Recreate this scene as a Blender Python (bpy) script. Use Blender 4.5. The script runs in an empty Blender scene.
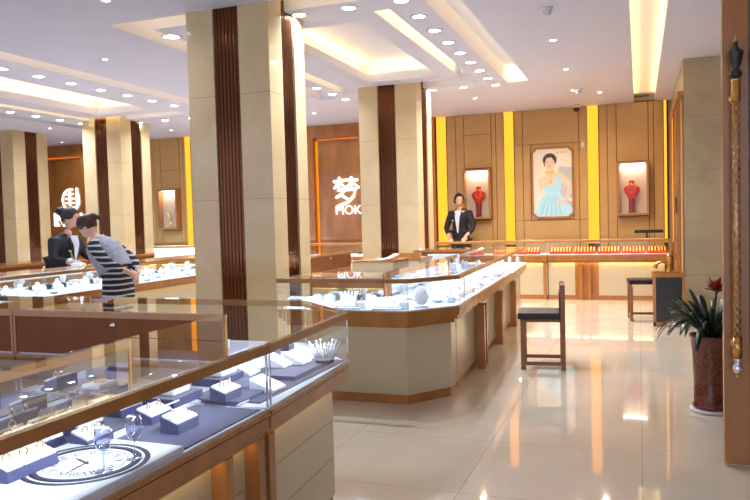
import bpy, bmesh, math, random
from mathutils import Vector, Matrix
random.seed(7)
SC = bpy.context.scene
COL = SC.collection
PI = math.pi

# ---------------------------------------------------------------- camera
EYE = 1.27
FPX = 720.0
YAW = math.radians(20.2); PITCH = math.atan(30 / 720.0); ROLL = math.radians(1.55)
cam_d = bpy.data.cameras.new('camera')
cam = bpy.data.objects.new('camera', cam_d); COL.objects.link(cam)
cam_d.sensor_fit = 'HORIZONTAL'; cam_d.sensor_width = 36.0
cam_d.lens = FPX * 36.0 / 750.0
cam_d.clip_start = 0.05; cam_d.clip_end = 100
f0 = Vector((-math.sin(YAW), math.cos(YAW), 0)); r0 = Vector((math.cos(YAW), math.sin(YAW), 0)); u0 = Vector((0, 0, 1))
fw = f0 * math.cos(PITCH) - u0 * math.sin(PITCH)
up = u0 * math.cos(PITCH) + f0 * math.sin(PITCH)
rt = r0 * math.cos(ROLL) - up * math.sin(ROLL)
up = r0 * math.sin(ROLL) + up * math.cos(ROLL)
cam.matrix_world = Matrix(((rt.x, up.x, -fw.x, 0), (rt.y, up.y, -fw.y, 0), (rt.z, up.z, -fw.z, EYE), (0, 0, 0, 1)))
SC.camera = cam

# ---------------------------------------------------------------- world, exposure
SC.view_settings.view_transform = 'Standard'
SC.view_settings.look = 'None'
SC.view_settings.gamma = 1.0
SC.view_settings.use_curve_mapping = False
SC.view_settings.exposure = 0.6
SC.cycles.transparent_max_bounces = 32
SC.cycles.max_bounces = 8
SC.cycles.diffuse_bounces = 4
SC.cycles.glossy_bounces = 4
SC.cycles.sample_clamp_indirect = 4.0
SC.cycles.caustics_reflective = False
SC.cycles.caustics_refractive = False
world = bpy.data.worlds.new('shop_daylight'); SC.world = world
world.use_nodes = True
world.node_tree.nodes['Background'].inputs[0].default_value = (0.70, 0.76, 1.0, 1)
world.node_tree.nodes['Background'].inputs[1].default_value = 0.95

Z0 = 3.05           # ceiling
COOL = (0.76, 0.82, 1.0)
WARM = (1.0, 0.68, 0.17)
CASE_LIGHT = 1.0
DOWN_W = 9.0
SMALL_W = 4.0
COVE_W = 2.3


def un(px, py, z=None, X=None, Y=None):
    """a point of the plan worked out from a sight line of the survey"""
    d = rt * ((px - 375) / FPX) - up * ((py - 250) / FPX) + fw
    if z is not None: t = (z - EYE) / d.z
    elif X is not None: t = X / d.x
    else: t = Y / d.y
    return Vector((0, 0, EYE)) + d * t


# ---------------------------------------------------------------- materials
def nd(nt, kind, **kw):
    n = nt.nodes.new(kind)
    for k, v in kw.items(): setattr(n, k, v)
    return n


def mat(name, col, rough=0.5, metal=0.0, var=0.0, scale=8.0, spec=0.5, emit=None, es=0.0, coat=0.0, bump=0.0, stretch=None, sheen=0.0):
    m = bpy.data.materials.new(name); m.use_nodes = True
    nt = m.node_tree; b = nt.nodes['Principled BSDF']
    b.inputs['Base Color'].default_value = (*col, 1)
    b.inputs['Roughness'].default_value = rough
    b.inputs['Metallic'].default_value = metal
    b.inputs['Specular IOR Level'].default_value = spec
    if coat: b.inputs['Coat Weight'].default_value = coat; b.inputs['Coat Roughness'].default_value = 0.05
    if sheen: b.inputs['Sheen Weight'].default_value = sheen
    if emit:
        b.inputs['Emission Color'].default_value = (*emit, 1); b.inputs['Emission Strength'].default_value = es
    tc = nd(nt, 'ShaderNodeTexCoord')
    no = nd(nt, 'ShaderNodeTexNoise'); no.inputs['Scale'].default_value = scale; no.inputs['Detail'].default_value = 5
    if stretch:
        mp = nd(nt, 'ShaderNodeMapping'); mp.inputs['Scale'].default_value = stretch
        nt.links.new(tc.outputs['Object'], mp.inputs['Vector']); nt.links.new(mp.outputs[0], no.inputs['Vector'])
    else:
        nt.links.new(tc.outputs['Object'], no.inputs['Vector'])
    if var:
        r = nd(nt, 'ShaderNodeValToRGB')
        r.color_ramp.elements[0].position = 0.3; r.color_ramp.elements[1].position = 0.7
        r.color_ramp.elements[0].color = (*[max(0, c * (1 - var)) for c in col], 1)
        r.color_ramp.elements[1].color = (*[min(1, c * (1 + var)) for c in col], 1)
        nt.links.new(no.outputs['Fac'], r.inputs['Fac']); nt.links.new(r.outputs[0], b.inputs['Base Color'])
    if bump:
        bp = nd(nt, 'ShaderNodeBump'); bp.inputs['Strength'].default_value = bump; bp.inputs['Distance'].default_value = 0.01
        nt.links.new(no.outputs['Fac'], bp.inputs['Height']); nt.links.new(bp.outputs[0], b.inputs['Normal'])
    return m


def glow(name, col, s):
    m = bpy.data.materials.new(name); m.use_nodes = True
    nt = m.node_tree; nt.nodes.clear()
    e = nd(nt, 'ShaderNodeEmission'); e.inputs[0].default_value = (*col, 1); e.inputs[1].default_value = s
    o = nd(nt, 'ShaderNodeOutputMaterial'); nt.links.new(e.outputs[0], o.inputs[0])
    return m


def glass(name, tint=(0.97, 0.985, 0.98), boost=1.0, rough=0.0):
    m = bpy.data.materials.new(name); m.use_nodes = True
    nt = m.node_tree; nt.nodes.clear()
    t = nd(nt, 'ShaderNodeBsdfTransparent'); t.inputs[0].default_value = (*tint, 1)
    g = nd(nt, 'ShaderNodeBsdfGlossy'); g.inputs['Roughness'].default_value = rough; g.inputs['Color'].default_value = (1, 1, 1, 1)
    f = nd(nt, 'ShaderNodeFresnel'); f.inputs['IOR'].default_value = 1.5
    mu = nd(nt, 'ShaderNodeMath', operation='MULTIPLY'); mu.use_clamp = True; mu.inputs[1].default_value = boost
    mx = nd(nt, 'ShaderNodeMixShader'); o = nd(nt, 'ShaderNodeOutputMaterial')
    ge = nd(nt, 'ShaderNodeNewGeometry'); inv = nd(nt, 'ShaderNodeMath', operation='SUBTRACT'); inv.inputs[0].default_value = 1.0
    nt.links.new(ge.outputs['Backfacing'], inv.inputs[1])
    m2 = nd(nt, 'ShaderNodeMath', operation='MULTIPLY')
    nt.links.new(f.outputs[0], mu.inputs[0]); nt.links.new(mu.outputs[0], m2.inputs[0]); nt.links.new(inv.outputs[0], m2.inputs[1])
    nt.links.new(m2.outputs[0], mx.inputs[0])
    nt.links.new(t.outputs[0], mx.inputs[1]); nt.links.new(g.outputs[0], mx.inputs[2]); nt.links.new(mx.outputs[0], o.inputs[0])
    return m


def marble(name, c1, c2, rough, tile, joint, vein_scale=2.0, axis='XYZ', offs=(0, 0, 0), spec=0.5, jw=0.004):
    """polished stone slabs with fine joints, in object space"""
    m = bpy.data.materials.new(name); m.use_nodes = True
    nt = m.node_tree; b = nt.nodes['Principled BSDF']; b.inputs['Roughness'].default_value = rough
    b.inputs['Specular IOR Level'].default_value = spec
    tc = nd(nt, 'ShaderNodeTexCoord')
    mp = nd(nt, 'ShaderNodeMapping'); mp.inputs['Location'].default_value = offs
    nt.links.new(tc.outputs['Object'], mp.inputs['Vector'])
    n1 = nd(nt, 'ShaderNodeTexNoise'); n1.inputs['Scale'].default_value = vein_scale; n1.inputs['Detail'].default_value = 8; n1.inputs['Distortion'].default_value = 1.5
    n2 = nd(nt, 'ShaderNodeTexNoise'); n2.inputs['Scale'].default_value = 60; n2.inputs['Detail'].default_value = 4
    nt.links.new(mp.outputs[0], n1.inputs['Vector']); nt.links.new(mp.outputs[0], n2.inputs['Vector'])
    ad = nd(nt, 'ShaderNodeMath', operation='MULTIPLY_ADD'); ad.inputs[1].default_value = 0.35
    nt.links.new(n2.outputs['Fac'], ad.inputs[0]); nt.links.new(n1.outputs['Fac'], ad.inputs[2])
    r = nd(nt, 'ShaderNodeValToRGB'); r.color_ramp.elements[0].position = 0.45; r.color_ramp.elements[1].position = 0.9
    r.color_ramp.elements[0].color = (*c2, 1); r.color_ramp.elements[1].color = (*c1, 1)
    nt.links.new(ad.outputs[0], r.inputs['Fac'])
    sx = nd(nt, 'ShaderNodeSeparateXYZ'); nt.links.new(mp.outputs[0], sx.inputs[0])
    last = None
    for ax, size in tile.items():
        md = nd(nt, 'ShaderNodeMath', operation='PINGPONG'); md.inputs[1].default_value = size / 2
        nt.links.new(sx.outputs[ax], md.inputs[0])
        lt = nd(nt, 'ShaderNodeMath', operation='LESS_THAN'); lt.inputs[1].default_value = jw / 2
        nt.links.new(md.outputs[0], lt.inputs[0])
        if last is None: last = lt
        else:
            mxx = nd(nt, 'ShaderNodeMath', operation='MAXIMUM'); nt.links.new(last.outputs[0], mxx.inputs[0]); nt.links.new(lt.outputs[0], mxx.inputs[1]); last = mxx
    mix = nd(nt, 'ShaderNodeMixRGB'); mix.inputs[2].default_value = (*joint, 1)
    nt.links.new(last.outputs[0], mix.inputs[0]); nt.links.new(r.outputs[0], mix.inputs[1]); nt.links.new(mix.outputs[0], b.inputs['Base Color'])
    return m


M = {}
M['floor'] = marble('polished_floor', (0.80, 0.71, 0.55), (0.70, 0.60, 0.43), 0.045, {'X': 0.8, 'Y': 0.8}, (0.5, 0.43, 0.33), 1.2, spec=1.0, jw=0.005)
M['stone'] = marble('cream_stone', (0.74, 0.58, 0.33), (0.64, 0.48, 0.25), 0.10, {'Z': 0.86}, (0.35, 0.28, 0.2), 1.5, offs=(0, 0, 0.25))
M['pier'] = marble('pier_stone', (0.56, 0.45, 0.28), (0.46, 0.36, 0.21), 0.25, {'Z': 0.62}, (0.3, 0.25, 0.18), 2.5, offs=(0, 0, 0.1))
M['ceiling'] = mat('ceiling_paint', (0.77, 0.785, 0.97), 0.75, var=0.01, scale=3)
M['wall'] = mat('wall_paint', (0.50, 0.40, 0.28), 0.7, var=0.03, scale=3)
M['panel'] = mat('padded_panel', (0.60, 0.36, 0.135), 0.42, var=0.05, scale=2.5)
M['groove'] = mat('panel_groove', (0.12, 0.05, 0.02), 0.6, var=0.1)
M['bronze'] = mat('bronze_strip', (0.17, 0.062, 0.026), 0.14, metal=0.85, var=0.12, scale=6, stretch=(1, 1, 0.1))
M['wood'] = mat('case_wood', (0.43, 0.18, 0.048), 0.26, var=0.15, scale=9, stretch=(1, 1, 0.2), coat=0.3)
M['darkwood'] = mat('door_wood', (0.21, 0.068, 0.02), 0.55, spec=0.2, var=0.12, scale=9)
M['featurewood'] = mat('feature_wood', (0.42, 0.16, 0.03), 0.18, var=0.25, scale=4, stretch=(1.5, 1, 0.4), coat=0.4)
M['cream'] = mat('cream_lacquer', (0.60, 0.52, 0.36), 0.22, var=0.02, scale=4, coat=0.3)
M['whitedeck'] = mat('white_satin', (0.82, 0.82, 0.92), 0.55, var=0.03, scale=30)
M['whitepad'] = mat('white_leatherette', (0.86, 0.85, 0.93), 0.5, var=0.03, scale=40)
M['icedeck'] = mat('ice_white_satin', (0.80, 0.88, 0.95), 0.55, var=0.03, scale=30)
M['navy'] = mat('navy_velvet', (0.045, 0.042, 0.13), 0.65, var=0.15, scale=60, sheen=0.3)
M['red'] = mat('red_velvet', (0.72, 0.02, 0.008), 0.6, var=0.15, scale=50)
M['reddark'] = mat('deep_red_velvet', (0.28, 0.01, 0.008), 0.6, var=0.2, scale=50)
M['gold'] = mat('gold', (1.0, 0.66, 0.22), 0.16, metal=1.0, var=0.05)
M['goldbar'] = mat('bright_gold', (1.0, 0.62, 0.16), 0.28, metal=0.55, var=0.06)
M['steelbronze'] = mat('worn_handle_metal', (0.50, 0.36, 0.26), 0.3, metal=0.9, var=0.2, scale=40)
M['silver'] = mat('silver', (0.86, 0.87, 0.9), 0.15, metal=1.0, var=0.04)
M['gem'] = mat('clear_gem', (0.95, 0.97, 1.0), 0.03, var=0.02, spec=1.0, coat=1.0)
M['brass'] = mat('aged_brass', (0.75, 0.40, 0.13), 0.25, metal=1.0, var=0.15, scale=20)
M['darkmetal'] = mat('dark_metal', (0.06, 0.06, 0.06), 0.3, metal=0.8, var=0.1)
M['black'] = mat('black_cushion', (0.015, 0.012, 0.012), 0.4, var=0.2, scale=30)
M['chairwood'] = mat('chair_wood', (0.28, 0.12, 0.045), 0.35, var=0.15, scale=12, stretch=(1, 1, 0.3))
M['glass'] = glass('case_glass', boost=1.0)
M['topglass'] = glass('case_top_glass', boost=0.7)
M['mirror'] = mat('door_mirror', (0.85, 0.86, 0.86), 0.03, metal=1.0, var=0.01)
M['crystal'] = glass('crystal', tint=(0.80, 0.82, 0.92), boost=5.0)
M['doorglass'] = glass('tinted_door_glass', tint=(0.42, 0.40, 0.36), boost=0.6)
M['nicheglass'] = glass('niche_glass', boost=0.5)
M['yellow'] = glow('amber_light_panel', (1.8, 0.60, 0.045), 0.80)
M['led'] = glow('cool_led', (0.85, 0.93, 1.0), 4)
M['lens'] = glow('downlight_lens', (0.95, 0.98, 1.0), 18)
M['coveled'] = glow('warm_cove_led', WARM, 3)
M['orangeled'] = glow('orange_led', (1.4, 0.30, 0.01), 0.8)
M['signwhite'] = glow('lit_sign_white', (0.98, 0.98, 1.0), 1.4)
M['white'] = mat('white_plastic', (0.8, 0.8, 0.8), 0.4, var=0.02)
M['dialblack'] = mat('dial_print', (0.03, 0.03, 0.06), 0.5, var=0.1)
M['skin'] = mat('skin', (0.72, 0.43, 0.30), 0.5, var=0.05, scale=20)
M['hair'] = mat('dark_hair', (0.018, 0.012, 0.012), 0.35, var=0.3, scale=60, stretch=(6, 6, 1))
M['hairbrown'] = mat('brown_hair', (0.05, 0.016, 0.010), 0.35, var=0.3, scale=60, stretch=(6, 6, 1))
M['jacket'] = mat('black_suit', (0.012, 0.012, 0.015), 0.75, var=0.15, scale=40)
M['shirt'] = mat('white_shirt', (0.75, 0.76, 0.82), 0.7, var=0.03, scale=20)
M['denim'] = mat('light_denim', (0.36, 0.37, 0.43), 0.85, var=0.22, scale=35, bump=0.3)
M['lips'] = mat('lips', (0.5, 0.08, 0.07), 0.4, var=0.05)
M['leaf'] = mat('dark_leaf', (0.030, 0.055, 0.030), 0.28, var=0.4, scale=9)
M['bract'] = mat('red_bract', (0.36, 0.02, 0.012), 0.4, var=0.25, scale=14)
M['pot'] = mat('speckled_pot', (0.15, 0.03, 0.012), 0.3, var=0.75, scale=55, coat=0.4)
M['soil'] = mat('soil', (0.03, 0.02, 0.012), 0.9, var=0.3, scale=60)
M['paper'] = mat('paper', (0.7, 0.68, 0.64), 0.6, var=0.1, scale=12)
M['nichewall'] = mat('niche_lining', (0.72, 0.55, 0.42), 0.6, var=0.03)

# striped dress
def stripes():
    m = bpy.data.materials.new('striped_knit'); m.use_nodes = True
    nt = m.node_tree; b = nt.nodes['Principled BSDF']; b.inputs['Roughness'].default_value = 0.85
    tc = nd(nt, 'ShaderNodeTexCoord'); sx = nd(nt, 'ShaderNodeSeparateXYZ'); nt.links.new(tc.outputs['Object'], sx.inputs[0])
    no = nd(nt, 'ShaderNodeTexNoise'); no.inputs['Scale'].default_value = 6
    nt.links.new(tc.outputs['Object'], no.inputs['Vector'])
    ma = nd(nt, 'ShaderNodeMath', operation='MULTIPLY_ADD'); ma.inputs[1].default_value = 0.02
    nt.links.new(no.outputs['Fac'], ma.inputs[0]); nt.links.new(sx.outputs['Z'], ma.inputs[2])
    pp = nd(nt, 'ShaderNodeMath', operation='PINGPONG'); pp.inputs[1].default_value = 0.0265
    nt.links.new(ma.outputs[0], pp.inputs[0])
    lt = nd(nt, 'ShaderNodeMath', operation='LESS_THAN'); lt.inputs[1].default_value = 0.0085
    nt.links.new(pp.outputs[0], lt.inputs[0])
    mx = nd(nt, 'ShaderNodeMixRGB'); mx.inputs[1].default_value = (0.012, 0.012, 0.018, 1); mx.inputs[2].default_value = (0.55, 0.55, 0.58, 1)
    nt.links.new(lt.outputs[0], mx.inputs[0]); nt.links.new(mx.outputs[0], b.inputs['Base Color'])
    return m
M['stripes'] = stripes()


# ---------------------------------------------------------------- mesh helpers
class MB:
    """collects shapes and links them as one mesh object"""
    def __init__(s): s.v = []; s.f = []; s.sm = []; s.mi = []; s.cur = 0
    def add(s, vs, fs, smooth=False):
        n = len(s.v); s.v += [tuple(v) for v in vs]
        for f in fs: s.f.append([i + n for i in f]); s.sm.append(smooth); s.mi.append(s.cur)
        return s
    def box(s, x0, x1, y0, y1, z0, z1):
        vs = [(x0, y0, z0), (x1, y0, z0), (x1, y1, z0), (x0, y1, z0), (x0, y0, z1), (x1, y0, z1), (x1, y1, z1), (x0, y1, z1)]
        return s.add(vs, [(0, 3, 2, 1), (4, 5, 6, 7), (0, 1, 5, 4), (1, 2, 6, 5), (2, 3, 7, 6), (3, 0, 4, 7)])
    def bev(s, x0, x1, y0, y1, z0, z1, b=0.004):
        """box with chamfered edges"""
        bm = bmesh.new(); bmesh.ops.create_cube(bm, size=1)
        for v in bm.verts: v.co = Vector(((x0 + x1) / 2 + v.co.x * (x1 - x0), (y0 + y1) / 2 + v.co.y * (y1 - y0), (z0 + z1) / 2 + v.co.z * (z1 - z0)))
        bmesh.ops.bevel(bm, geom=bm.edges[:], offset=b, segments=2, affect='EDGES', profile=0.6)
        bm.verts.index_update()
        s.add([v.co[:] for v in bm.verts], [[v.index for v in f.verts] for f in bm.faces], False); bm.free()
        return s
    def prism(s, poly, z0, z1):
        n = len(poly)
        a = sum(poly[i][0] * poly[(i + 1) % n][1] - poly[(i + 1) % n][0] * poly[i][1] for i in range(n))
        if a < 0: poly = poly[::-1]
        vs = [(p[0], p[1], z0) for p in poly] + [(p[0], p[1], z1) for p in poly]
        fs = [list(range(n))[::-1], [i + n for i in range(n)]] + [(i, (i + 1) % n, (i + 1) % n + n, i + n) for i in range(n)]
        return s.add(vs, fs)
    def bar(s, a, b, w, h, side=0.0):
        """upright-section bar from a to b (x,y,z of its centre line), w across, h high"""
        a = Vector(a); b = Vector(b); d = (b - a).normalized()
        up_ = Vector((0, 0, 1)) if abs(d.z) < 0.95 else Vector((0, 1, 0))
        r = d.cross(up_).normalized(); u = r.cross(d)
        vs = []
        for p in (a, b):
            for i, j in ((-1, -1), (1, -1), (1, 1), (-1, 1)): vs.append(p + r * (i * w / 2) + u * (j * h / 2))
        return s.add(vs, [(0, 1, 2, 3), (7, 6, 5, 4), (0, 4, 5, 1), (1, 5, 6, 2), (2, 6, 7, 3), (3, 7, 4, 0)])
    def lathe(s, prof, n=20, c=(0, 0, 0), rot=None, caps=True):
        vs = []; fs = []; m = len(prof)
        for i in range(n):
            a = 2 * PI * i / n
            for r, z in prof:
                p = Vector((r * math.cos(a), r * math.sin(a), z))
                if rot is not None: p = rot @ p
                vs.append(p + Vector(c))
        for i in range(n):
            j = (i + 1) % n
            for k in range(m - 1):
                fs.append((i * m + k, j * m + k, j * m + k + 1, i * m + k + 1))
        if caps and prof[0][0] > 1e-5: fs.append([i * m for i in range(n)][::-1])
        if caps and prof[-1][0] > 1e-5: fs.append([i * m + m - 1 for i in range(n)])
        return s.add(vs, fs, True)
    def ball(s, c, r, n=10, sc=(1, 1, 1)):
        prof = [(max(1e-6, math.sin(PI * k / (n))) * 1.0, -math.cos(PI * k / n)) for k in range(n + 1)]
        vs = []; fs = []; N = n * 2; m = n + 1
        for i in range(N):
            a = 2 * PI * i / N
            for q, z in prof: vs.append((c[0] + r * sc[0] * q * math.cos(a), c[1] + r * sc[1] * q * math.sin(a), c[2] + r * sc[2] * z))
        for i in range(N):
            j = (i + 1) % N
            for k in range(n): fs.append((i * m + k, j * m + k, j * m + k + 1, i * m + k + 1))
        return s.add(vs, fs, True)
    def tube(s, pts, r, n=8, closed=False):
        pts = [Vector(p) for p in pts]; k = len(pts); vs = []; fs = []
        rr = r if isinstance(r, (list, tuple)) else [r] * k
        prev = None
        for i, p in enumerate(pts):
            d = (pts[(i + 1) % k] - pts[i - 1]) if (closed or 0 < i < k - 1) else ((pts[1] - pts[0]) if i == 0 else (pts[-1] - pts[-2]))
            d.normalize()
            if prev is None:
                t = Vector((0, 0, 1)) if abs(d.z) < 0.9 else Vector((1, 0, 0))
                prev = d.cross(t).normalized()
            u = (prev - d * prev.dot(d)).normalized(); prev = u; w = d.cross(u)
            for j in range(n):
                a = 2 * PI * j / n; vs.append(p + (u * math.cos(a) + w * math.sin(a)) * rr[i])
        for i in range(k if closed else k - 1):
            q = (i + 1) % k
            for j in range(n): fs.append((i * n + j, i * n + (j + 1) % n, q * n + (j + 1) % n, q * n + j))
        if not closed: fs += [list(range(n))[::-1], [(k - 1) * n + j for j in range(n)]]
        return s.add(vs, fs, True)
    def xf(s, mtx, start=0):
        for i in range(start, len(s.v)): s.v[i] = tuple(mtx @ Vector(s.v[i]))
        return s
    def build(s, name, m, parent=None, off=None):
        me = bpy.data.meshes.new(name)
        vs = s.v if off is None else [(v[0] - off[0], v[1] - off[1], v[2] - off[2]) for v in s.v]
        me.from_pydata(vs, [], s.f); me.update()
        for p, sm, mi in zip(me.polygons, s.sm, s.mi): p.use_smooth = sm; p.material_index = mi
        for x in (m if isinstance(m, (list, tuple)) else [m]): me.materials.append(M[x] if isinstance(x, str) else x)
        bm = bmesh.new(); bm.from_mesh(me); bmesh.ops.recalc_face_normals(bm, faces=bm.faces[:]); bm.to_mesh(me); bm.free()
        o = bpy.data.objects.new(name, me); COL.objects.link(o)
        if off is not None and parent is None: o.location = off
        if parent is not None: o.parent = parent
        return o


def tag(o, label=None, cat=None, group=None, kind=None):
    if label: o['label'] = label
    if cat: o['category'] = cat
    if group: o['group'] = group
    if kind: o['kind'] = kind
    return o


def thing(name, label, cat, loc=(0, 0, 0), rz=0.0, group=None):
    o = bpy.data.objects.new(name, None); COL.objects.link(o)
    o.empty_display_size = 0.1
    o.location = loc; o.rotation_euler = (0, 0, rz)
    return tag(o, label, cat, group)


KIDS = {}
def copy_tree(o, loc, rz, label=None, group=None, kids=None):
    c = o.copy(); COL.objects.link(c); c.location = loc; c.rotation_euler = (0, 0, rz)
    if label: c['label'] = label
    if group: c['group'] = group
    for k in (kids if kids is not None else list(o.children)):
        d = k.copy(); COL.objects.link(d); d.parent = c
        for g in list(k.children):
            e = g.copy(); COL.objects.link(e); e.parent = d
    return c


def area(name, loc, sx, sy, watts, col, direction, parent=None, spread=PI, shape='RECTANGLE', xdir=None):
    L = bpy.data.lights.new(name, 'AREA'); L.shape = shape; L.size = sx
    if shape in ('RECTANGLE', 'ELLIPSE'): L.size_y = sy
    L.energy = watts; L.color = col; L.spread = spread
    o = bpy.data.objects.new(name, L); COL.objects.link(o)
    z = -Vector(direction).normalized()
    x = Vector(xdir).normalized() if xdir is not None else (Vector((1, 0, 0)) if abs(z.x) < 0.9 else Vector((0, 1, 0)))
    x = (x - z * x.dot(z)).normalized(); y = z.cross(x)
    mt = Matrix(((x.x, y.x, z.x, loc[0]), (x.y, y.y, z.y, loc[1]), (x.z, y.z, z.z, loc[2]), (0, 0, 0, 1)))
    if parent is not None:
        o.parent = parent
        mt = (Matrix.Translation(parent.location) @ Matrix.Rotation(parent.rotation_euler.z, 4, 'Z')).inverted() @ mt
    o.matrix_local = mt
    return o


def struct(name, mb, m):
    o = mb.build(name, m); o['kind'] = 'structure'; return o

# ================================================================ THE SETTING
mb = MB(); mb.box(-15, 3.0, -2.5, 12.6, -0.1, 0.0); struct('floor', mb, 'floor')

# ceiling: a height map of slots and two trays with hidden warm light
SLOTS = [  # x0, x1, y0, y1, height
    (-1.635, -1.35, 5.25, 9.74, 0.20), (-4.38, -1.35, 5.25, 5.53, 0.20), (-4.38, -4.12, 5.25, 9.74, 0.20),
    (-2.11, -1.965, 5.86, 9.51, 0.13), (-3.88, -1.965, 9.10, 9.51, 0.13), (-3.88, -3.72, 5.86, 9.51, 0.13),
    (-6.24, -5.95, 2.6, 10.7, 0.20), (-9.40, -9.15, 2.6, 10.7, 0.20),
    (-8.62, -8.42, 3.6, 9.90, 0.13), (-8.62, -6.72, 9.56, 9.90, 0.13),
    (-0.06, 0.25, 2.0, 12.45, 0.11),
]
TRAYS = [(-3.27, -2.33, 6.12, 8.82), (-8.03, -6.95, 3.8, 9.28)]
LIP, WID, TOP = 0.10, 0.13, 0.25
xs = sorted({-15.0, 3.0} | {s[0] for s in SLOTS} | {s[1] for s in SLOTS} | {t[0] for t in TRAYS} | {t[1] for t in TRAYS})
ys = sorted({-2.5, 12.45} | {s[2] for s in SLOTS} | {s[3] for s in SLOTS} | {t[2] for t in TRAYS} | {t[3] for t in TRAYS})
def level(cx, cy):
    for t in TRAYS:
        if t[0] < cx < t[1] and t[2] < cy < t[3]: return None
    h = 0.0
    for s in SLOTS:
        if s[0] < cx < s[1] and s[2] < cy < s[3]: h = max(h, s[4])
    return h
lv = {}
for i in range(len(xs) - 1):
    for j in range(len(ys) - 1):
        lv[i, j] = level((xs[i] + xs[i + 1]) / 2, (ys[j] + ys[j + 1]) / 2)
mb = MB()
for (i, j), h in lv.items():
    if h is None: continue
    z = Z0 + h
    mb.add([(xs[i], ys[j], z), (xs[i + 1], ys[j], z), (xs[i + 1], ys[j + 1], z), (xs[i], ys[j + 1], z)], [(0, 3, 2, 1)])
    for (a, b, p, q) in ((i + 1, j, (xs[i + 1], ys[j]), (xs[i + 1], ys[j + 1])), (i, j + 1, (xs[i], ys[j + 1]), (xs[i + 1], ys[j + 1]))):
        g = lv.get((a, b))
        if g is not None and abs(g - h) > 1e-6:
            lo, hi = sorted((z, Z0 + g))
            mb.add([(p[0], p[1], lo), (q[0], q[1], lo), (q[0], q[1], hi), (p[0], p[1], hi)], [(0, 1, 2, 3)])
for (x0, x1, y0, y1) in TRAYS:
    X0, X1, Y0, Y1 = x0 - WID, x1 + WID, y0 - WID, y1 + WID
    def ring(r0_, za, r1_, zb):
        a = [(r0_[0], r0_[2], za), (r0_[1], r0_[2], za), (r0_[1], r0_[3], za), (r0_[0], r0_[3], za)]
        b = [(r1_[0], r1_[2], zb), (r1_[1], r1_[2], zb), (r1_[1], r1_[3], zb), (r1_[0], r1_[3], zb)]
        mb.add(a + b, [(k, (k + 1) % 4, (k + 1) % 4 + 4, k + 4) for k in range(4)])
    ring((x0, x1, y0, y1), Z0, (x0, x1, y0, y1), Z0 + LIP)
    ring((x0, x1, y0, y1), Z0 + LIP, (X0, X1, Y0, Y1), Z0 + LIP)
    ring((X0, X1, Y0, Y1), Z0 + LIP, (X0, X1, Y0, Y1), Z0 + TOP)
    mb.add([(X0, Y0, Z0 + TOP), (X1, Y0, Z0 + TOP), (X1, Y1, Z0 + TOP), (X0, Y1, Z0 + TOP)], [(0, 3, 2, 1)])
me_ = mb.build('ceiling', 'ceiling'); me_['kind'] = 'structure'
slab = MB(); slab.box(-15, 3.0, -2.5, 12.6, Z0 + 0.32, Z0 + 0.4); so = slab.build('ceiling', 'ceiling', me_)
so.name = 'roof_slab'

# cove lighting: warm strips lying on the hidden ledges of trays and slots
def cove(loc, sx, sy, w, d, xdir=(1, 0, 0)):
    return area('cove_light', loc, sx, sy, w * (0.75 if w < 9.5 else 1.0), WARM, d, xdir=xdir)
for (x0, x1, y0, y1) in TRAYS:
    zz = Z0 + LIP + 0.02; ly = y1 - y0; lx = x1 - x0; ym = (y0 + y1) / 2; xm = (x0 + x1) / 2
    cove((x0 - 0.08, ym, zz), 0.04, ly, COVE_W * ly, (0.35, 0, 1))
    cove((x1 + 0.08, ym, zz), 0.04, ly, COVE_W * ly * 0.45, (-0.35, 0, 1))
    cove((xm, y0 - 0.08, zz), lx, 0.04, COVE_W * lx * 0.45, (0, 0.35, 1))
    cove((xm, y1 + 0.08, zz), lx, 0.04, COVE_W * lx, (0, -0.35, 1))
# slots: strip on the side away from the room's middle
cove((-1.36, 7.6, Z0 + 0.13), 0.04, 4.1, 3.2, (-1, 0, 0.25), xdir=(0, 0, 1))
cove((-1.49, 9.66, Z0 + 0.06), 0.24, 0.03, 1.3, (0, 0.6, 1))
cove((-2.9, 5.27, Z0 + 0.13), 2.9, 0.04, 2.6, (0, 1, 0.25))
cove((-4.13, 7.6, Z0 + 0.13), 0.04, 4.0, 2.5, (-1, 0, 0.25), xdir=(0, 0, 1))
cove((-1.975, 7.3, Z0 + 0.06), 0.04, 2.9, 5.0, (-0.8, 0, 1))
cove((-3.73, 7.6, Z0 + 0.06), 0.04, 3.4, 2.0, (-1, 0, 0.4), xdir=(0, 0, 1))
cove((-2.9, 9.11, Z0 + 0.06), 1.8, 0.03, 1.2, (0, 1, 0.4))
cove((-5.96, 6.7, Z0 + 0.13), 0.04, 7.8, 5.5, (-1, 0, 0.25), xdir=(0, 0, 1))
cove((-8.43, 6.7, Z0 + 0.06), 0.03, 6.0, 4.5, (-1, 0, 0.4), xdir=(0, 0, 1))
cove((-7.7, 9.57, Z0 + 0.06), 1.8, 0.03, 1.6, (0, 1, 0.4))
cove((-0.05, 7.2, Z0 + 0.06), 0.04, 10.0, 9.0, (0.8, 0, 0.8), xdir=(0, 0, 1))
cove((0.24, 7.2, Z0 + 0.06), 0.04, 10.0, 9.0, (-0.8, 0, 0.8), xdir=(0, 0, 1))

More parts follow.
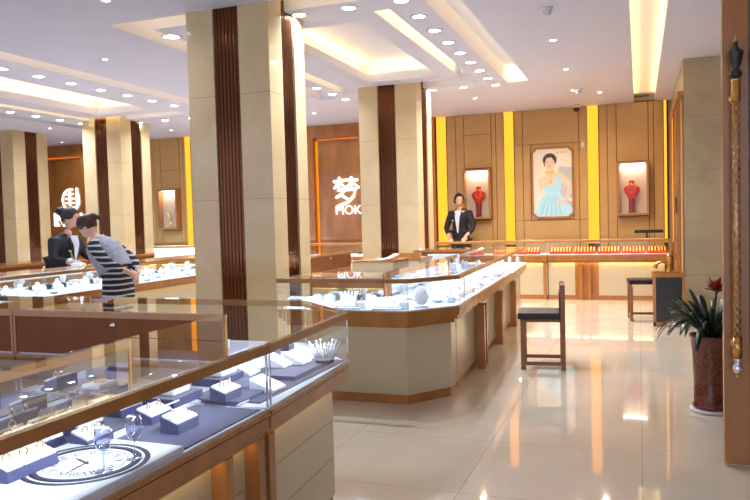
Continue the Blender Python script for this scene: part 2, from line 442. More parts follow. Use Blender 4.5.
# back wall with grooved padded panels
WB = 12.45
mb = MB(); mb.box(-15, 0.9, WB, WB + 0.15, 0, Z0 + 0.3)
wb = struct('wall_back', mb, 'wall')
def pan(x0, x1, zs, parent=wb):
    p = MB()
    for a, b in zip(zs[:-1], zs[1:]): p.bev(x0 + 0.004, x1 - 0.004, WB - 0.04, WB + 0.01, a + 0.003, b - 0.003, 0.006)
    return p.build('wall_panel', 'panel', parent)
b_ = MB(); b_.box(-3.17, 0.45, WB - 0.012, WB + 0.005, 0.1, Z0 + 0.02); b_.box(-9.45, -8.62, WB - 0.012, WB + 0.005, 0.1, Z0); b_.build('panel_backing', 'groove', wb)
ZT = Z0
for x0, x1 in ((-3.17, -3.007), (-2.30, -2.16)): pan(x0, x1, [0.1, ZT])
pan(-3.007, -2.86, [0.1, ZT]); pan(-2.38, -2.30, [0.1, ZT])
pan(-2.86, -2.38, [0.1, 1.22]); pan(-2.86, -2.38, [2.12, 2.7, ZT])
for x0, x1 in ((-1.99, -1.845), (-0.925, -0.79)): pan(x0, x1, [0.1, 1.19, 2.47, ZT])
pan(-1.845, -0.925, [0.1, 1.19]); pan(-1.845, -0.925, [2.47, ZT]); pan(-1.845, -1.715, [1.19, 2.47]); pan(-1.02, -0.925, [1.19, 2.47])
pan(-1.715, -1.02, [1.19, 2.47])
pan(-0.61, -0.475, [0.1, ZT]); pan(0.23, 0.375, [0.1, ZT]); pan(-0.475, -0.335, [0.1, ZT]); pan(0.15, 0.23, [0.1, ZT])
pan(-0.335, 0.15, [0.1, 1.22]); pan(-0.335, 0.15, [2.11, ZT])
pan(-9.45, -9.36, [0.1, ZT]); pan(-9.36, -9.20, [0.1, ZT]); pan(-8.74, -8.66, [0.1, ZT]); pan(-8.66, -8.60, [0.1, ZT])
pan(-9.20, -8.74, [0.1, 1.17]); pan(-9.20, -8.74, [2.02, 2.4, ZT])
mb = MB(); mb.box(-0.10, 0.16, WB - 0.10, WB - 0.045, Z0 + 0.07, Z0 + 0.085); mb.build('air_vent', 'darkmetal', wb)

# right side: pier, set-back wall, glazed cabinet front
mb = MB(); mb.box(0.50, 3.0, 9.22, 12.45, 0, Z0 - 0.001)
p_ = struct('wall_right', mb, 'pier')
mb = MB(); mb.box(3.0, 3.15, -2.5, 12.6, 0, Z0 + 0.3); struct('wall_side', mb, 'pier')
mb = MB(); mb.box(-15.15, -15, -2.5, 12.6, 0, Z0 + 0.3); struct('wall_left', mb, 'wall')
mb = MB(); mb.box(-3.3, 0.45, WB - 0.055, WB - 0.04, 0, 0.10); struct('baseboard_back', mb, 'wood')

# vertical amber light panels of the back wall
AMB = [(-3.352, -3.172, 'tall amber light panel left of the necklace niche by the saleswoman'),
       (-2.160, -1.992, 'tall amber light panel between necklace niche and portrait'),
       (-0.792, -0.615, 'tall amber light panel right of the portrait'),
       (0.378, 0.425, 'narrow amber light strip in the far right corner'),
       (-8.598, -8.46, 'tall amber light panel seen left of the large near column')]
for x0, x1, lab in AMB:
    t = thing('light_panel', lab, 'light panel', ((x0 + x1) / 2, WB - 0.03, 0), 0, 'amber light panels of the back wall')
    w = (x1 - x0) / 2
    MB().box(-w + 0.006, w - 0.006, -0.016, -0.002, 0.8, Z0 - 0.003).build('diffuser', 'yellow', t)
    MB().box(-w, w, -0.002, 0.028, 0.78, Z0 - 0.002).box(-w, -w + 0.005, -0.025, 0, 0.78, Z0 - 0.002).box(w - 0.005, w, -0.025, 0, 0.78, Z0 - 0.002).build('channel', 'panel', t)

# sign walls of brown polished wood
def sign_wall(x0, x1, lab, right_jamb=True):
    t = thing('sign_wall', lab, 'sign wall', ((x0 + x1) / 2, WB, 0), 0)
    o = t.location
    h = (x1 - x0) / 2
    f = MB(); f.box(-h, -h + 0.2, -0.16, -0.002, 0, Z0 - 0.002); f.box(h - 0.2, h, -0.16, -0.002, 0, Z0 - 0.002); f.box(-h + 0.2, h - 0.2, -0.16, -0.002, 2.82, Z0 - 0.002)
    f.build('surround', 'featurewood', t)
    MB().box(-h + 0.26, h - 0.26, -0.06, -0.002, 0, 2.76).build('panel', 'featurewood', t)
    l = MB(); l.box(-h + 0.206, -h + 0.232, -0.05, -0.03, 0.5, 2.77); l.box(h - 0.232, h - 0.206, -0.05, -0.03, 0.5, 2.77); l.box(-h + 0.24, h - 0.24, -0.04, -0.03, 2.79, 2.80)
    l.build('edge_light', 'orangeled', t)
    return t
sign_wall(-5.9, -3.37, 'polished brown wood sign wall with orange edge light behind the middle column')
sign_wall(-13.2, -10.95, 'polished brown wood sign wall behind the two women at the left counter')

def text_mesh(body, size, depth, name, material, parent, loc, flat=False, rz=0.0, bold=0.0):
    c = bpy.data.curves.new(name, 'FONT'); c.body = body; c.size = size; c.extrude = depth; c.offset = bold
    c.align_x = 'LEFT'
    tmp = bpy.data.objects.new(name + '_src', c); COL.objects.link(tmp)
    bpy.context.view_layer.update()
    me = bpy.data.meshes.new_from_object(tmp.evaluated_get(bpy.context.evaluated_depsgraph_get()))
    bpy.data.objects.remove(tmp); bpy.data.curves.remove(c)
    me.materials.clear(); me.materials.append(M[material])
    o = bpy.data.objects.new(name, me); COL.objects.link(o)
    if parent is not None: o.parent = parent
    o.location = loc
    o.rotation_euler = (0, 0, rz) if flat else (PI / 2, 0, rz)
    return o

def stroke(pts, w, d=0.02):
    """a thick flat brush stroke standing on the wall (x, z points)"""
    m_ = MB()
    for a, b in zip(pts[:-1], pts[1:]):
        m_.bar((a[0], 0, a[1]), (b[0], 0, b[1]), d, w)
    for p in pts:
        m_.lathe([(w / 2, -d / 2), (w / 2, d / 2)], 12, (p[0], 0, p[1]), Matrix.Rotation(PI / 2, 3, 'X'))
    return m_
# dream character + MOK letters
t = thing('wall_sign', 'white lit sign with a Chinese character above the letters MOK', 'sign', (-5.34, WB - 0.085, 1.5), 0)
S = MB()
def st(pts, w):
    s_ = stroke(pts, w); S.add(s_.v, s_.f)
W_ = 0.055
st([(0.02, .50), (0.23, .52)], W_); st([(0.12, .56), (0.11, .38)], W_); st([(0.11, .48), (0.02, .38)], W_ * .8); st([(0.12, .48), (0.22, .40)], W_ * .8)
st([(0.26, .52), (0.47, .52)], W_); st([(0.36, .56), (0.36, .38)], W_); st([(0.36, .48), (0.27, .39)], W_ * .8); st([(0.37, .48), (0.50, .38)], W_ * .8)
st([(0.10, .34), (0.44, .35), (0.40, .22), (0.28, .11), (0.10, .05)], W_); st([(0.22, .36), (0.16, .26), (0.06, .21)], W_); st([(0.18, .23), (0.28, .17)], W_ * .8)
S.build('character', 'signwhite', t)
text_mesh('MOK', 0.235, 0.008, 'lettering', 'signwhite', t, (0.02, 0.0, -0.11), bold=0.0)
# round logo character on the left sign wall
t = thing('wall_sign', 'white lit round character sign above the heads of two women', 'sign', (-11.50, WB - 0.085, 1.88), 0)
S = MB()
arc = [(-0.02 + 0.26 * math.cos(a), 0.27 * math.sin(a)) for a in [PI * (0.42 + 1.25 * k / 16) for k in range(17)]]
st(arc, 0.05)
st([(0.19, .27), (0.19, -.16)], 0.075); st([(0.19, .27), (0.24, .10), (0.25, -.08), (0.17, -.22), (0.04, -.29)], 0.04)
st([(-0.15, .14), (0.07, .15)], 0.04); st([(-0.17, .03), (0.09, .03)], 0.05); st([(-0.16, -.08), (0.08, -.08)], 0.04); st([(-0.04, .20), (-0.04, -.12)], 0.07)
st([(-0.12, -.19), (0.12, -.19)], 0.035)
S.xf(Matrix.Scale(0.84, 4))
S.build('character', 'signwhite', t)
text_mesh('R', 0.36, 0.008, 'letter', 'signwhite', t, (-0.50, 0.0, -0.54), bold=0.02)
text_mesh('AN', 0.36, 0.008, 'letter', 'signwhite', t, (-0.22, 0.0, -0.55), bold=0.02)

# ---------------------------------------------------------------- columns
def column(x0, x1, y0, y1, lab, flutes=7):
    t = thing('marble_column', lab, 'column', ((x0 + x1) / 2, (y0 + y1) / 2, 0))
    a, b = (x1 - x0) / 2, (y1 - y0) / 2
    H_ = Z0 + 0.31
    zt = H_
    c = MB()
    # stone corners around the four recessed strips
    ax0, ax1 = -a + 0.33 * 2 * a, -a + 0.64 * 2 * a
    by0, by1 = -b + 0.35 * 2 * b, -b + 0.70 * 2 * b
    g = 0.03
    poly = [(-a, -b), (ax0, -b), (ax0, -b + g), (ax1, -b + g), (ax1, -b), (a, -b), (a, by0), (a - g, by0), (a - g, by1), (a, by1), (a, b),
            (ax1, b), (ax1, b - g), (ax0, b - g), (ax0, b), (-a, b), (-a, by1), (-a + g, by1), (-a + g, by0), (-a, by0)]
    c.prism(poly, 0, zt); c.build('shaft', 'stone', t)
    def strip(p, q, nrm):
        s = MB(); p = Vector(p); q = Vector(q); n_ = Vector(nrm); L = (q - p).length; k = flutes; w = L / k
        pts = []
        d = (q - p).normalized()
        for i in range(k):
            for j in range(7):
                ang = PI * j / 6
                r = w * 0.42
                pts.append(p + d * (w * (i + 0.5) - r * math.cos(ang)) - n_ * (g * 0.75 - math.sin(ang) * r * 0.7))
        base = [p - n_ * g, q - n_ * g]
        poly_ = [(v.x, v.y) for v in pts] + [(base[1].x, base[1].y), (base[0].x, base[0].y)]
        s.prism(poly_, 0.002, zt - 0.002)
        return s
    s1 = strip((ax0 + 0.001, -b), (ax1 - 0.001, -b), (0, -1)); s1.build('fluted_strip', 'bronze', t)
    s1 = strip((a, by0 + 0.001), (a, by1 - 0.001), (1, 0)); s1.build('fluted_strip', 'bronze', t)
    s1 = strip((ax1 - 0.001, b), (ax0 + 0.001, b), (0, 1)); s1.build('fluted_strip', 'bronze', t)
    s1 = strip((-a, by1 - 0.001), (-a, by0 + 0.001), (-1, 0)); s1.build('fluted_strip', 'bronze', t)
    return t
column(-3.55, -2.78, 5.21, 5.87, 'large near cream marble column with bronze fluted strips beside the nearest showcase')
column(-3.54, -2.73, 9.13, 9.85, 'cream marble column with bronze strips rising behind the middle showcase')
column(-8.77, -7.99, 9.75, 10.50, 'cream marble column just right of the two women at left')
column(-11.27, -10.47, 9.9, 10.7, 'cream marble column at the far left edge of the view')

# ---------------------------------------------------------------- ceiling fittings
def downlight(x, y, r, lab, grp, w, z=Z0):
    t = thing('downlight', lab, 'downlight', (x, y, z), 0, grp)
    MB().lathe([(r * 0.82, -0.001), (r * 0.9, -0.009), (r * 1.15, -0.006), (r * 1.2, 0.0)], 24).build('trim_ring', 'white', t)
    MB().lathe([(1e-6, -0.004), (r * 0.82, -0.004)], 24).build('lens', 'lens', t)
    area('downlight_lamp', (x, y, z - 0.012), r * 1.5, r * 1.5, w, (1.0, 0.74, 0.40) if (r < 0.05 and x > -3 and y > 8) else COOL, (0, 0, -1), t, spread=math.radians(150), shape='DISK')
    return t
n_ord = ['nearest', 'second', 'third', 'fourth', 'fifth', 'sixth', 'seventh', 'farthest']
for k in range(8):
    downlight(-1.80, 6.17 + k * 0.515, 0.066, '%s downlight of the right row of the middle ceiling tray' % n_ord[k], 'downlights around the middle ceiling tray', DOWN_W)
for k, x in enumerate((-1.80, -2.26, -2.72)):
    downlight(x, 5.67, 0.066, 'downlight on the near side of the middle tray, %s' % ['right one at the top edge', 'middle one', 'one beside the near column'][k], 'downlights around the middle ceiling tray', DOWN_W)
for k, x in enumerate((-2.68, -2.23)):
    downlight(x, 9.74, 0.066, 'downlight on the far side of the middle tray, %s' % ['next to the column', 'middle one'][k], 'downlights around the middle ceiling tray', DOWN_W)
for k, y in enumerate((8.84, 9.36, 9.85)):
    downlight(-4.02, y, 0.066, 'round downlight seen between the two big columns, %s of three' % ['nearest', 'middle', 'farthest'][k], 'downlights around the middle ceiling tray', DOWN_W)
for k in range(7):
    downlight(-6.58 + 0.02 * k, 6.13 + k * 0.495, 0.07, '%s downlight of the right row of the left ceiling tray' % n_ord[k], 'downlights around the left ceiling tray', DOWN_W)
for k in range(4):
    downlight(-8.90, 8.40 + k * 0.50, 0.07, '%s downlight of the left row of the left ceiling tray' % n_ord[k], 'downlights around the left ceiling tray', DOWN_W)
for k, x in enumerate((-8.03, -7.49, -6.96)):
    downlight(x, 10.28, 0.07, 'round downlight on the far side of the left tray, %s' % ['left of three', 'middle of three', 'right of three'][k], 'downlights around the left ceiling tray', DOWN_W)
downlight(-4.12, 5.80, 0.085, 'large round downlight just left of the near column top', 'large downlights', DOWN_W)
SM = [((105, 59), 'small downlight alone on the wide ceiling at upper left'), ((50, 128), 'small downlight above the far left sign wall, nearer one'),
      ((62, 142), 'small downlight above the far left sign wall, farther one'), ((171, 130), 'small downlight left of the near column above the small niche'),
      ((314, 113), 'small downlight between the two big columns'), ((475, 98), 'small downlight beyond the right end of the middle tray'),
      ((553, 40), 'small downlight on the right ceiling, the nearest in view'), ((566, 69), 'small downlight on the right ceiling, second nearest'),
      ((600, 92), 'small downlight on the right ceiling above the portrait, right one'), ((573, 90), 'small downlight on the right ceiling above the portrait, left one'),
      ((106, 0), 'small downlight cut by the top edge at upper left')]
for (px, py), lab in SM:
    p = un(px, py, z=Z0)
    downlight(p.x, p.y, 0.038, lab, 'small downlights', SMALL_W * (2.2 if px > 440 and p.y > 8 else 1))
# sprinkler / detectors, camera dome
p = un(547, 8, z=Z0)
t = thing('smoke_detector', 'white ceiling detector at the top near the right cove', 'smoke detector', (p.x, p.y, Z0))
MB().lathe([(0.05, 0), (0.05, -0.02), (0.042, -0.025)], 20).build('base', 'white', t); MB().lathe([(0.036, -0.025), (0.03, -0.06), (0.012, -0.068), (1e-6, -0.068)], 20).build('sensor', 'white', t)
p = un(579, 89, z=Z0)
t = thing('smoke_detector', 'white ceiling detector on the ceiling above the portrait', 'smoke detector', (p.x, p.y, Z0))
MB().lathe([(0.06, 0), (0.06, -0.02), (0.045, -0.025)], 20).build('base', 'white', t); MB().lathe([(0.04, -0.025), (0.03, -0.07), (1e-6, -0.07)], 20).build('sensor', 'white', t)
t = thing('security_camera', 'dark dome security camera near the top of the back wall', 'security camera', (-0.95, 12.3, Z0))
MB().lathe([(0.07, 0), (0.07, -0.03), (0.06, -0.035)], 20).build('base', 'white', t); MB().lathe([(0.055, -0.035), (0.045, -0.075), (0.02, -0.095), (1e-6, -0.097)], 20).build('dome', 'darkmetal', t)

# ---------------------------------------------------------------- niches, busts, poster
def bust(x, z, s, lab, y):
    t = thing('necklace_bust', lab, 'necklace display', (x, y, z))
    f = 0.62
    ped = MB(); ped.lathe([(0.055 * s, 0), (0.055 * s, 0.02 * s), (0.045 * s, 0.03 * s), (0.048 * s, 0.22 * s), (0.04 * s, 0.24 * s)], 20); ped.build('pedestal', 'reddark', t)
    b = MB()
    prof = [(0.045, .22, .03), (0.06, .26, .04), (0.105, .33, .045), (0.125, .38, .045), (0.118, .42, .04), (0.075, .445, .035), (0.045, .46, .03), (0.042, .50, .03), (0.046, .53, .03), (1e-4, .532, .0001)]
    vs = []; fs = []; n = 20
    for rx, zz, ry in prof:
        for i in range(n): vs.append((rx * s * math.cos(2 * PI * i / n), ry * s * math.sin(2 * PI * i / n), zz * s))
    for k in range(len(prof) - 1):
        for i in range(n): fs.append((k * n + i, k * n + (i + 1) % n, (k + 1) * n + (i + 1) % n, (k + 1) * n + i))
    b.add(vs, fs, True); b.build('bust', 'red', t)
    pts = [(0.05 * s * math.sin(a), -0.045 * s, (0.40 + 0.07 * math.cos(a)) * s) for a in [2 * PI * k / 16 for k in range(16)]]
    MB().tube(pts, 0.006 * s, 6, True).build('necklace', 'gold', t)
    return t

def niche(x0, x1, z0, z1, lab, busted, shape=True):
    cx = (x0 + x1) / 2
    t = thing('wall_niche', lab, 'display niche', (cx, WB - 0.04, z0))
    w = (x1 - x0) / 2; h = z1 - z0; d = -0.13
    fr = MB()
    for a in ((-w, -w + 0.035, 0, h), (w - 0.035, w, 0, h), (-w + 0.035, w - 0.035, 0, 0.035), (-w + 0.035, w - 0.035, h - 0.035, h)):
        fr.box(a[0], a[1], d - 0.02, 0, a[2], a[3])
    fr.build('frame', 'wood', t)
    MB().box(-w + 0.03, w - 0.03, -0.012, -0.002, 0.03, h - 0.03).build('backing', 'nichewall', t)
    MB().box(-w + 0.036, w - 0.036, d, -0.013, 0.036, 0.045).build('ledge', 'nichewall', t)
    MB().box(-w + 0.036, w - 0.036, d - 0.015, d - 0.010, 0.036, h - 0.036).build('pane', 'nicheglass', t)
    MB().box(-w + 0.06, w - 0.06, -0.10, -0.06, h - 0.045, h - 0.037).build('lamp', 'led', t)
    area('niche_lamp', (cx, WB - 0.04 - 0.08, z1 - 0.05), 2 * w - 0.12, 0.04, 0.95, (1, 0.9, 0.75), (0, 0.15, -1), t)
    return t
niche(-2.86, -2.38, 1.235, 2.10, 'brown framed lit wall niche to the right of the saleswoman at the back', True)
bust(-2.60, 1.28, 0.98, 'red velvet necklace bust in the niche beside the saleswoman', WB - 0.125)
niche(-0.335, 0.15, 1.23, 2.10, 'brown framed lit wall niche at the right end of the back wall', True)
bust(-0.11, 1.275, 0.98, 'red velvet necklace bust in the niche at the right end', WB - 0.125)
niche(-9.20, -8.74, 1.18, 2.01, 'small brown framed wall niche seen left of the near column', False)
t = thing('gold_ornament', 'small gold branching ornament in the left wall niche', 'ornament', (-8.95, WB - 0.12, 1.225))
MB().lathe([(0.04, 0), (0.04, 0.02), (0.012, 0.03), (0.01, 0.12)], 14).build('base', 'gold', t)
g_ = MB()
for k in range(7):
    a = k * 0.9; g_.tube([(0, 0, 0.11), (0.02 * math.cos(a), 0.015 * math.sin(a), 0.18), (0.06 * math.cos(a), 0.03 * math.sin(a), 0.22 + 0.02 * k)], [0.007, 0.006, 0.003], 6)
g_.build('branch', 'gold', t)

# poster: lit picture of a woman in a pale blue gown
t = thing('wall_poster', 'lit portrait of a woman in a pale blue gown with chamfered brown frame', 'poster', (-1.357, WB - 0.05, 1.22))
pw, ph, ch = 0.345, 1.19, 0.075
def octo(w, h0, h1, c): return [(-w + c, h0), (w - c, h0), (w, h0 + c), (w, h1 - c), (w - c, h1), (-w + c, h1), (-w, h1 - c), (-w, h0 + c)]
def ring_mesh(o1, o2, y0, y1):
    m_ = MB(); n = len(o1); vs = []
    for y in (y0, y1):
        for o_ in (o1, o2): vs += [(p[0], y, p[1]) for p in o_]
    fs = []
    for i in range(n):
        j = (i + 1) % n
        fs += [(i, j, n + j, n + i), (2 * n + i, 2 * n + j, 3 * n + j, 3 * n + i), (i, j, 2 * n + j, 2 * n + i), (n + i, n + j, 3 * n + j, 3 * n + i)]
    return m_.add(vs, fs)
ring_mesh(octo(pw, 0, ph, ch), octo(pw - 0.03, 0.03, ph - 0.03, ch - 0.010), -0.035, 0.008).build('frame', 'wood', t)
o_ = octo(pw - 0.02, 0.02, ph - 0.02, ch - 0.008)
def flat(poly, y, name, m_, par=t, th=0.0015):
    q = MB(); n = len(poly)
    q.add([(p[0], y, p[1]) for p in poly] + [(p[0], y + th, p[1]) for p in poly], [list(range(n)), [i + n for i in range(n)][::-1]] + [(i, (i + 1) % n, (i + 1) % n + n, i + n) for i in range(n)])
    return q.build(name, m_, par)
def pm(name, c, s=0.16): 
    return mat(name, c, 0.5, var=0.06, scale=14, emit=c, es=s)
flat(o_, -0.006, 'picture', pm('print_background', (0.80, 0.74, 0.62)))
PB = {'gown': pm('print_gown', (0.42, 0.72, 0.86)), 'skin': pm('print_skin', (0.85, 0.58, 0.42)), 'hair': pm('print_hair', (0.07, 0.03, 0.03), .2), 'shade': pm('print_shade', (0.42, 0.40, 0.42), .35), 'gold': pm('print_gold', (0.9, 0.5, 0.08)), 'fold': pm('print_fold', (0.30, 0.56, 0.74)), 'lip': pm('print_lip', (0.7, 0.15, 0.12))}
def ell(cx, cz, rx, rz, n=20, a0=0): return [(cx + rx * math.cos(2 * PI * k / n) * math.cos(a0) - rz * math.sin(2 * PI * k / n) * math.sin(a0), cz + rx * math.cos(2 * PI * k / n) * math.sin(a0) + rz * math.sin(2 * PI * k / n) * math.cos(a0)) for k in range(n)]
Y = -0.008
def pic(poly, key, lv_, nm): flat(poly, -0.0065 - 0.0012 * lv_, nm, PB[key], t, 0.001)
# sx: px 533..574 -> -0.325..0.325 ; y 147..217 -> 1.17..0.02
def P(*pts): return [((p[0] - 65) / 200 * 0.65 - 0.325, 1.165 - (p[1] - 40) / 345 * 1.14) for p in pts]
pic(P((200, 130), (262, 140), (262, 290), (205, 300), (185, 200)), 'shade', 0.2, 'picture_shadow')
pic(P((212, 300), (268, 310), (266, 370), (225, 350)), 'shade', 0.3, 'picture_seat')
pic(ell(*P((152, 98))[0], 0.115, 0.115), 'hair', 1, 'picture_hair')
pic(P((120, 80), (124, 130), (140, 120), (135, 80)), 'hair', 1.1, 'picture_hair')
pic(P((100, 190), (140, 172), (175, 165), (205, 160), (255, 205), (262, 250), (240, 300), (205, 312), (190, 305), (230, 285), (240, 240), (205, 200), (170, 200), (150, 215), (112, 250), (98, 240), (95, 215)), 'skin', 2, 'picture_arms')
pic(P((138, 130), (168, 130), (170, 165), (205, 175), (200, 210), (120, 210), (118, 185), (138, 165)), 'skin', 2.3, 'picture_neck')
pic(ell(*P((152, 112))[0], 0.082, 0.115), 'skin', 3, 'picture_face')
pic(P((122, 80), (150, 68), (178, 82), (182, 110), (172, 100), (160, 84), (136, 88), (128, 112)), 'hair', 4, 'picture_fringe')
pic(ell(*P((142, 108))[0], 0.014, 0.006, 10), 'hair', 4.2, 'picture_eye'); pic(ell(*P((164, 108))[0], 0.014, 0.006, 10), 'hair', 4.2, 'picture_eye')
pic(ell(*P((153, 130))[0], 0.022, 0.008, 10), 'lip', 4.2, 'picture_mouth')
pic(P((130, 152), (152, 160), (175, 150), (176, 162), (152, 172), (130, 164)), 'gold', 4.4, 'picture_necklace')
pic(P((118, 205), (140, 200), (185, 165), (208, 190), (210, 215), (200, 260), (215, 290), (262, 345), (272, 360), (255, 380), (80, 380), (75, 360), (100, 300), (125, 270), (118, 240)), 'gown', 3.2, 'picture_gown')
for k in range(5):
    pic(P((100 + 26 * k, 378), (108 + 26 * k, 378), (140 + 12 * k, 280), (136 + 12 * k, 280)), 'fold', 3.6, 'picture_fold')
pic(P((120, 225), (150, 235), (195, 175), (180, 165), (140, 208), (120, 205)), 'skin', 4.5, 'picture_forearm')
pic(P((182, 308), (200, 300), (228, 300), (226, 318), (196, 325)), 'skin', 4.5, 'picture_hand')
pic(P((146, 205), (158, 200), (166, 215), (154, 222)), 'gold', 4.8, 'picture_bracelet')
pic(P((185, 58), (200, 58), (200, 68), (185, 68)), 'gold', 1, 'picture_mark'); pic(P((208, 56), (222, 58), (222, 68), (208, 66)), 'gold', 1, 'picture_mark'); pic(P((226, 55), (236, 55), (236, 68), (226, 68)), 'gold', 1, 'picture_mark')
t = thing('wall_switch', 'small pale box on the back wall beside the top of the portrait', 'wall box', (-0.86, WB - 0.05, 2.42))
MB().bev(-0.035, 0.035, -0.02, 0.008, -0.06, 0.06, 0.005).build('cover', 'nichewall', t)
MB().box(-0.018, 0.018, -0.024, -0.019, -0.025, 0.025).build('rocker', 'white', t)

# ================================================================ SHOWCASES
def inset(poly, ds):
    """move each edge i (poly[i] -> poly[i+1], counter-clockwise) inwards by ds[i]"""
    n = len(poly); lines = []
    for i in range(n):
        a = Vector(poly[i]); b = Vector(poly[(i + 1) % n]); d = (b - a).normalized(); nrm = Vector((-d.y, d.x))
        lines.append((a + nrm * ds[i], d))
    out = []
    for i in range(n):
        (p, d), (q, e) = lines[i - 1], lines[i]
        den = d.x * e.y - d.y * e.x
        if abs(den) < 1e-6: out.append((q.x, q.y)); continue
        s = ((q.x - p.x) * e.y - (q.y - p.y) * e.x) / den
        out.append((p.x + d.x * s, p.y + d.y * s))
    return out

TOPZ, DECK = 0.87, 0.655
def showcase(lab, poly, kinds, deck='whitedeck', light=6.0, ltcol=(0.76, 0.90, 1.0), posts=(), doors=1, group=None, top=TOPZ, deckz=DECK, base='cream', gaps=None, lights=True, lower=0.0, step=0.0):
    """poly counter-clockwise; kinds per edge: f glazed front, e glazed end, b back with doors, j joint to the next unit"""
    cx = sum(p[0] for p in poly) / len(poly); cy = sum(p[1] for p in poly) / len(poly)
    t = thing('showcase', lab, 'showcase', (cx, cy, 0), 0, group)
    P_ = [(p[0] - cx, p[1] - cy) for p in poly]; n = len(P_)
    e = lambda f, en, b, j: [dict(f=f, e=en, b=b, j=j)[k] for k in kinds]
    G = 0.0015
    plinth = inset(P_, e(0.085, 0.085, 0.03, G)); body = inset(P_, e(0.075, 0.075, 0.02, G))
    gap = inset(P_, e(0.080, 0.080, 0.025, G * 2))
    MB().prism(plinth, 0, 0.065).build('plinth', 'wood', t)
    bb = MB()
    zs = [0.066, 0.235, 0.40, 0.562 - lower]
    if group == G1:
        for k in range(3): bb.prism(body, zs[k] + (0.0012 if k else 0), zs[k + 1] - 0.0012)
        bb.prism(gap, 0.066, 0.561 - lower)
    else: bb.prism(body, 0.066, 0.561 - lower)
    bb.build('base_cabinet', base, t)
    r = MB()
    if lower: r.prism(inset(P_, e(0.045, 0.045, 0.01, G)), 0.563 - lower, 0.5625)
    r.prism(inset(P_, e(0.022, 0.022, 0.01, G)), 0.563, 0.585)
    r.prism(inset(P_, e(0.006, 0.006, 0.005, G)), 0.587, 0.628)
    r.prism(inset(P_, e(0.012, 0.012, 0.01, G)), 0.628, 0.634)
    r.prism(inset(P_, e(0.0, 0.0, 0.0, G)), 0.634, deckz - 0.008)
    r.build('base_rail', 'wood', t)
    MB().prism(inset(P_, e(0.014, 0.014, 0.02, G)), deckz - 0.008, deckz).build('deck', deck, t)
    if step:
        MB().prism(inset(P_, e(0.24, 0.03, 0.025, G)), deckz + 0.0003, deckz + step).build('rear_step', deck, t)
    # thin metal uprights where two panes meet
    up_r = MB()
    for i in range(n):
        if kinds[i] in 'fe' or kinds[i - 1] in 'fe':
            c_ = inset(P_, [0.0065] * n)[i]
            w_ = 0.0026 if group == G1 else 0.0016
            up_r.box(c_[0] - w_, c_[0] + w_, c_[1] - w_, c_[1] + w_, deckz - 0.004, top - 0.027)
    if len(up_r.v): up_r.build('pane_edge', 'silver', t)
    # top rail along glazed edges and back
    tr = MB(); full = P_
    inner = inset(P_, e(0.020, 0.020, 0.022, 0))
    for i in range(n):
        if kinds[i] == 'j': continue
        a, b, c, d = full[i], full[(i + 1) % n], inner[(i + 1) % n], inner[i]
        tr.prism([a, b, c, d], top - 0.030, top - 0.001)
    tr.build('top_rail', 'wood', t)
    MB().prism(inset(P_, e(0.002, 0.002, 0.002, G)), top, top + 0.005).build('top_glass', 'topglass', t)
    for i in range(n):
        a = Vector(P_[i]); b = Vector(P_[(i + 1) % n]); d = (b - a).normalized(); nr = Vector((-d.y, d.x)); L = (b - a).length
        if kinds[i] in 'fe':
            p0 = a + nr * 0.004 + d * 0.003; p1 = b + nr * 0.004 - d * 0.003
            q0 = p0 + nr * 0.005; q1 = p1 + nr * 0.005
            MB().prism([tuple(p0), tuple(p1), tuple(q1), tuple(q0)], deckz - 0.006, top - 0.027).build('front_glass', 'glass', t)
            if L > 0.5 and group != G2 and (group != G4 or nr.y > 0):
                g0 = (a + b) / 2 + nr * 0.055
                area('plinth_glow', (cx + g0.x, cy + g0.y, 0.558 - lower), L - 0.1, 0.02, (1.0 if group == G4 else 0.18) * L, (1.0, 0.66, 0.22), (-nr.x * 0.25, -nr.y * 0.25, -1), t, xdir=(d.x, d.y, 0))
            if lights and L > 0.5:
                l0 = a + nr * 0.0265 + d * 0.03; l1 = b + nr * 0.0265 - d * 0.03
                MB().bar((l0.x, l0.y, top - 0.005), (l1.x, l1.y, top - 0.005), 0.010, 0.006).build('led_bar', 'silver', t)
                m_ = (l0 + l1) / 2
                LS = {G1: 0.40, G2: 0.29}.get(group, 0.44); area('showcase_lamp', (cx + m_.x, cy + m_.y, top - 0.009), (l1 - l0).length, 0.009, LS * light * L, ltcol, (nr.x * 1.5, nr.y * 1.5, -1), t, spread=math.radians(130), xdir=(d.x, d.y, 0))
        if kinds[i] == 'b':
            for k in range(doors):
                s0 = a + d * (L * k / doors + 0.015) + nr * 0.004; s1 = a + d * (L * (k + 1) / doors - 0.015) + nr * 0.004
                dm = MB(); dm.prism([tuple(s0), tuple(s1), tuple(s1 + nr * 0.014), tuple(s0 + nr * 0.014)], deckz + 0.004, top - 0.028)
                dd = dm.build('rear_door', 'darkwood', t)
                mid = (s0 + s1) / 2
                rot = nr.to_3d().to_track_quat('Z', 'Y').to_matrix()
                MB().lathe([(0.015, 0.0), (0.015, -0.005), (0.008, -0.008), (0.008, -0.016), (1e-5, -0.015)], 14, (mid.x, mid.y, top - 0.062), rot).build('lock', 'silver', dd)
            m0 = a + d * 0.024 + nr * 0.0215; m1 = b - d * 0.024 + nr * 0.0215
            MB().prism([tuple(m0), tuple(m1), tuple(m1 + nr * 0.002), tuple(m0 + nr * 0.002)], deckz + 0.004, top - 0.031).build('inner_mirror', 'mirror', t)
            # posts between doors
            pm_ = MB()
            for k in range(doors + 1):
                c_ = a + d * min(max(L * k / doors, 0.007), L - 0.007)
                pm_.prism([tuple(c_ - d * 0.0065), tuple(c_ + d * 0.0065), tuple(c_ + d * 0.0065 + nr * 0.02), tuple(c_ - d * 0.0065 + nr * 0.02)], deckz - 0.004, top - 0.027)
            pm_.build('rear_post', 'wood', t)
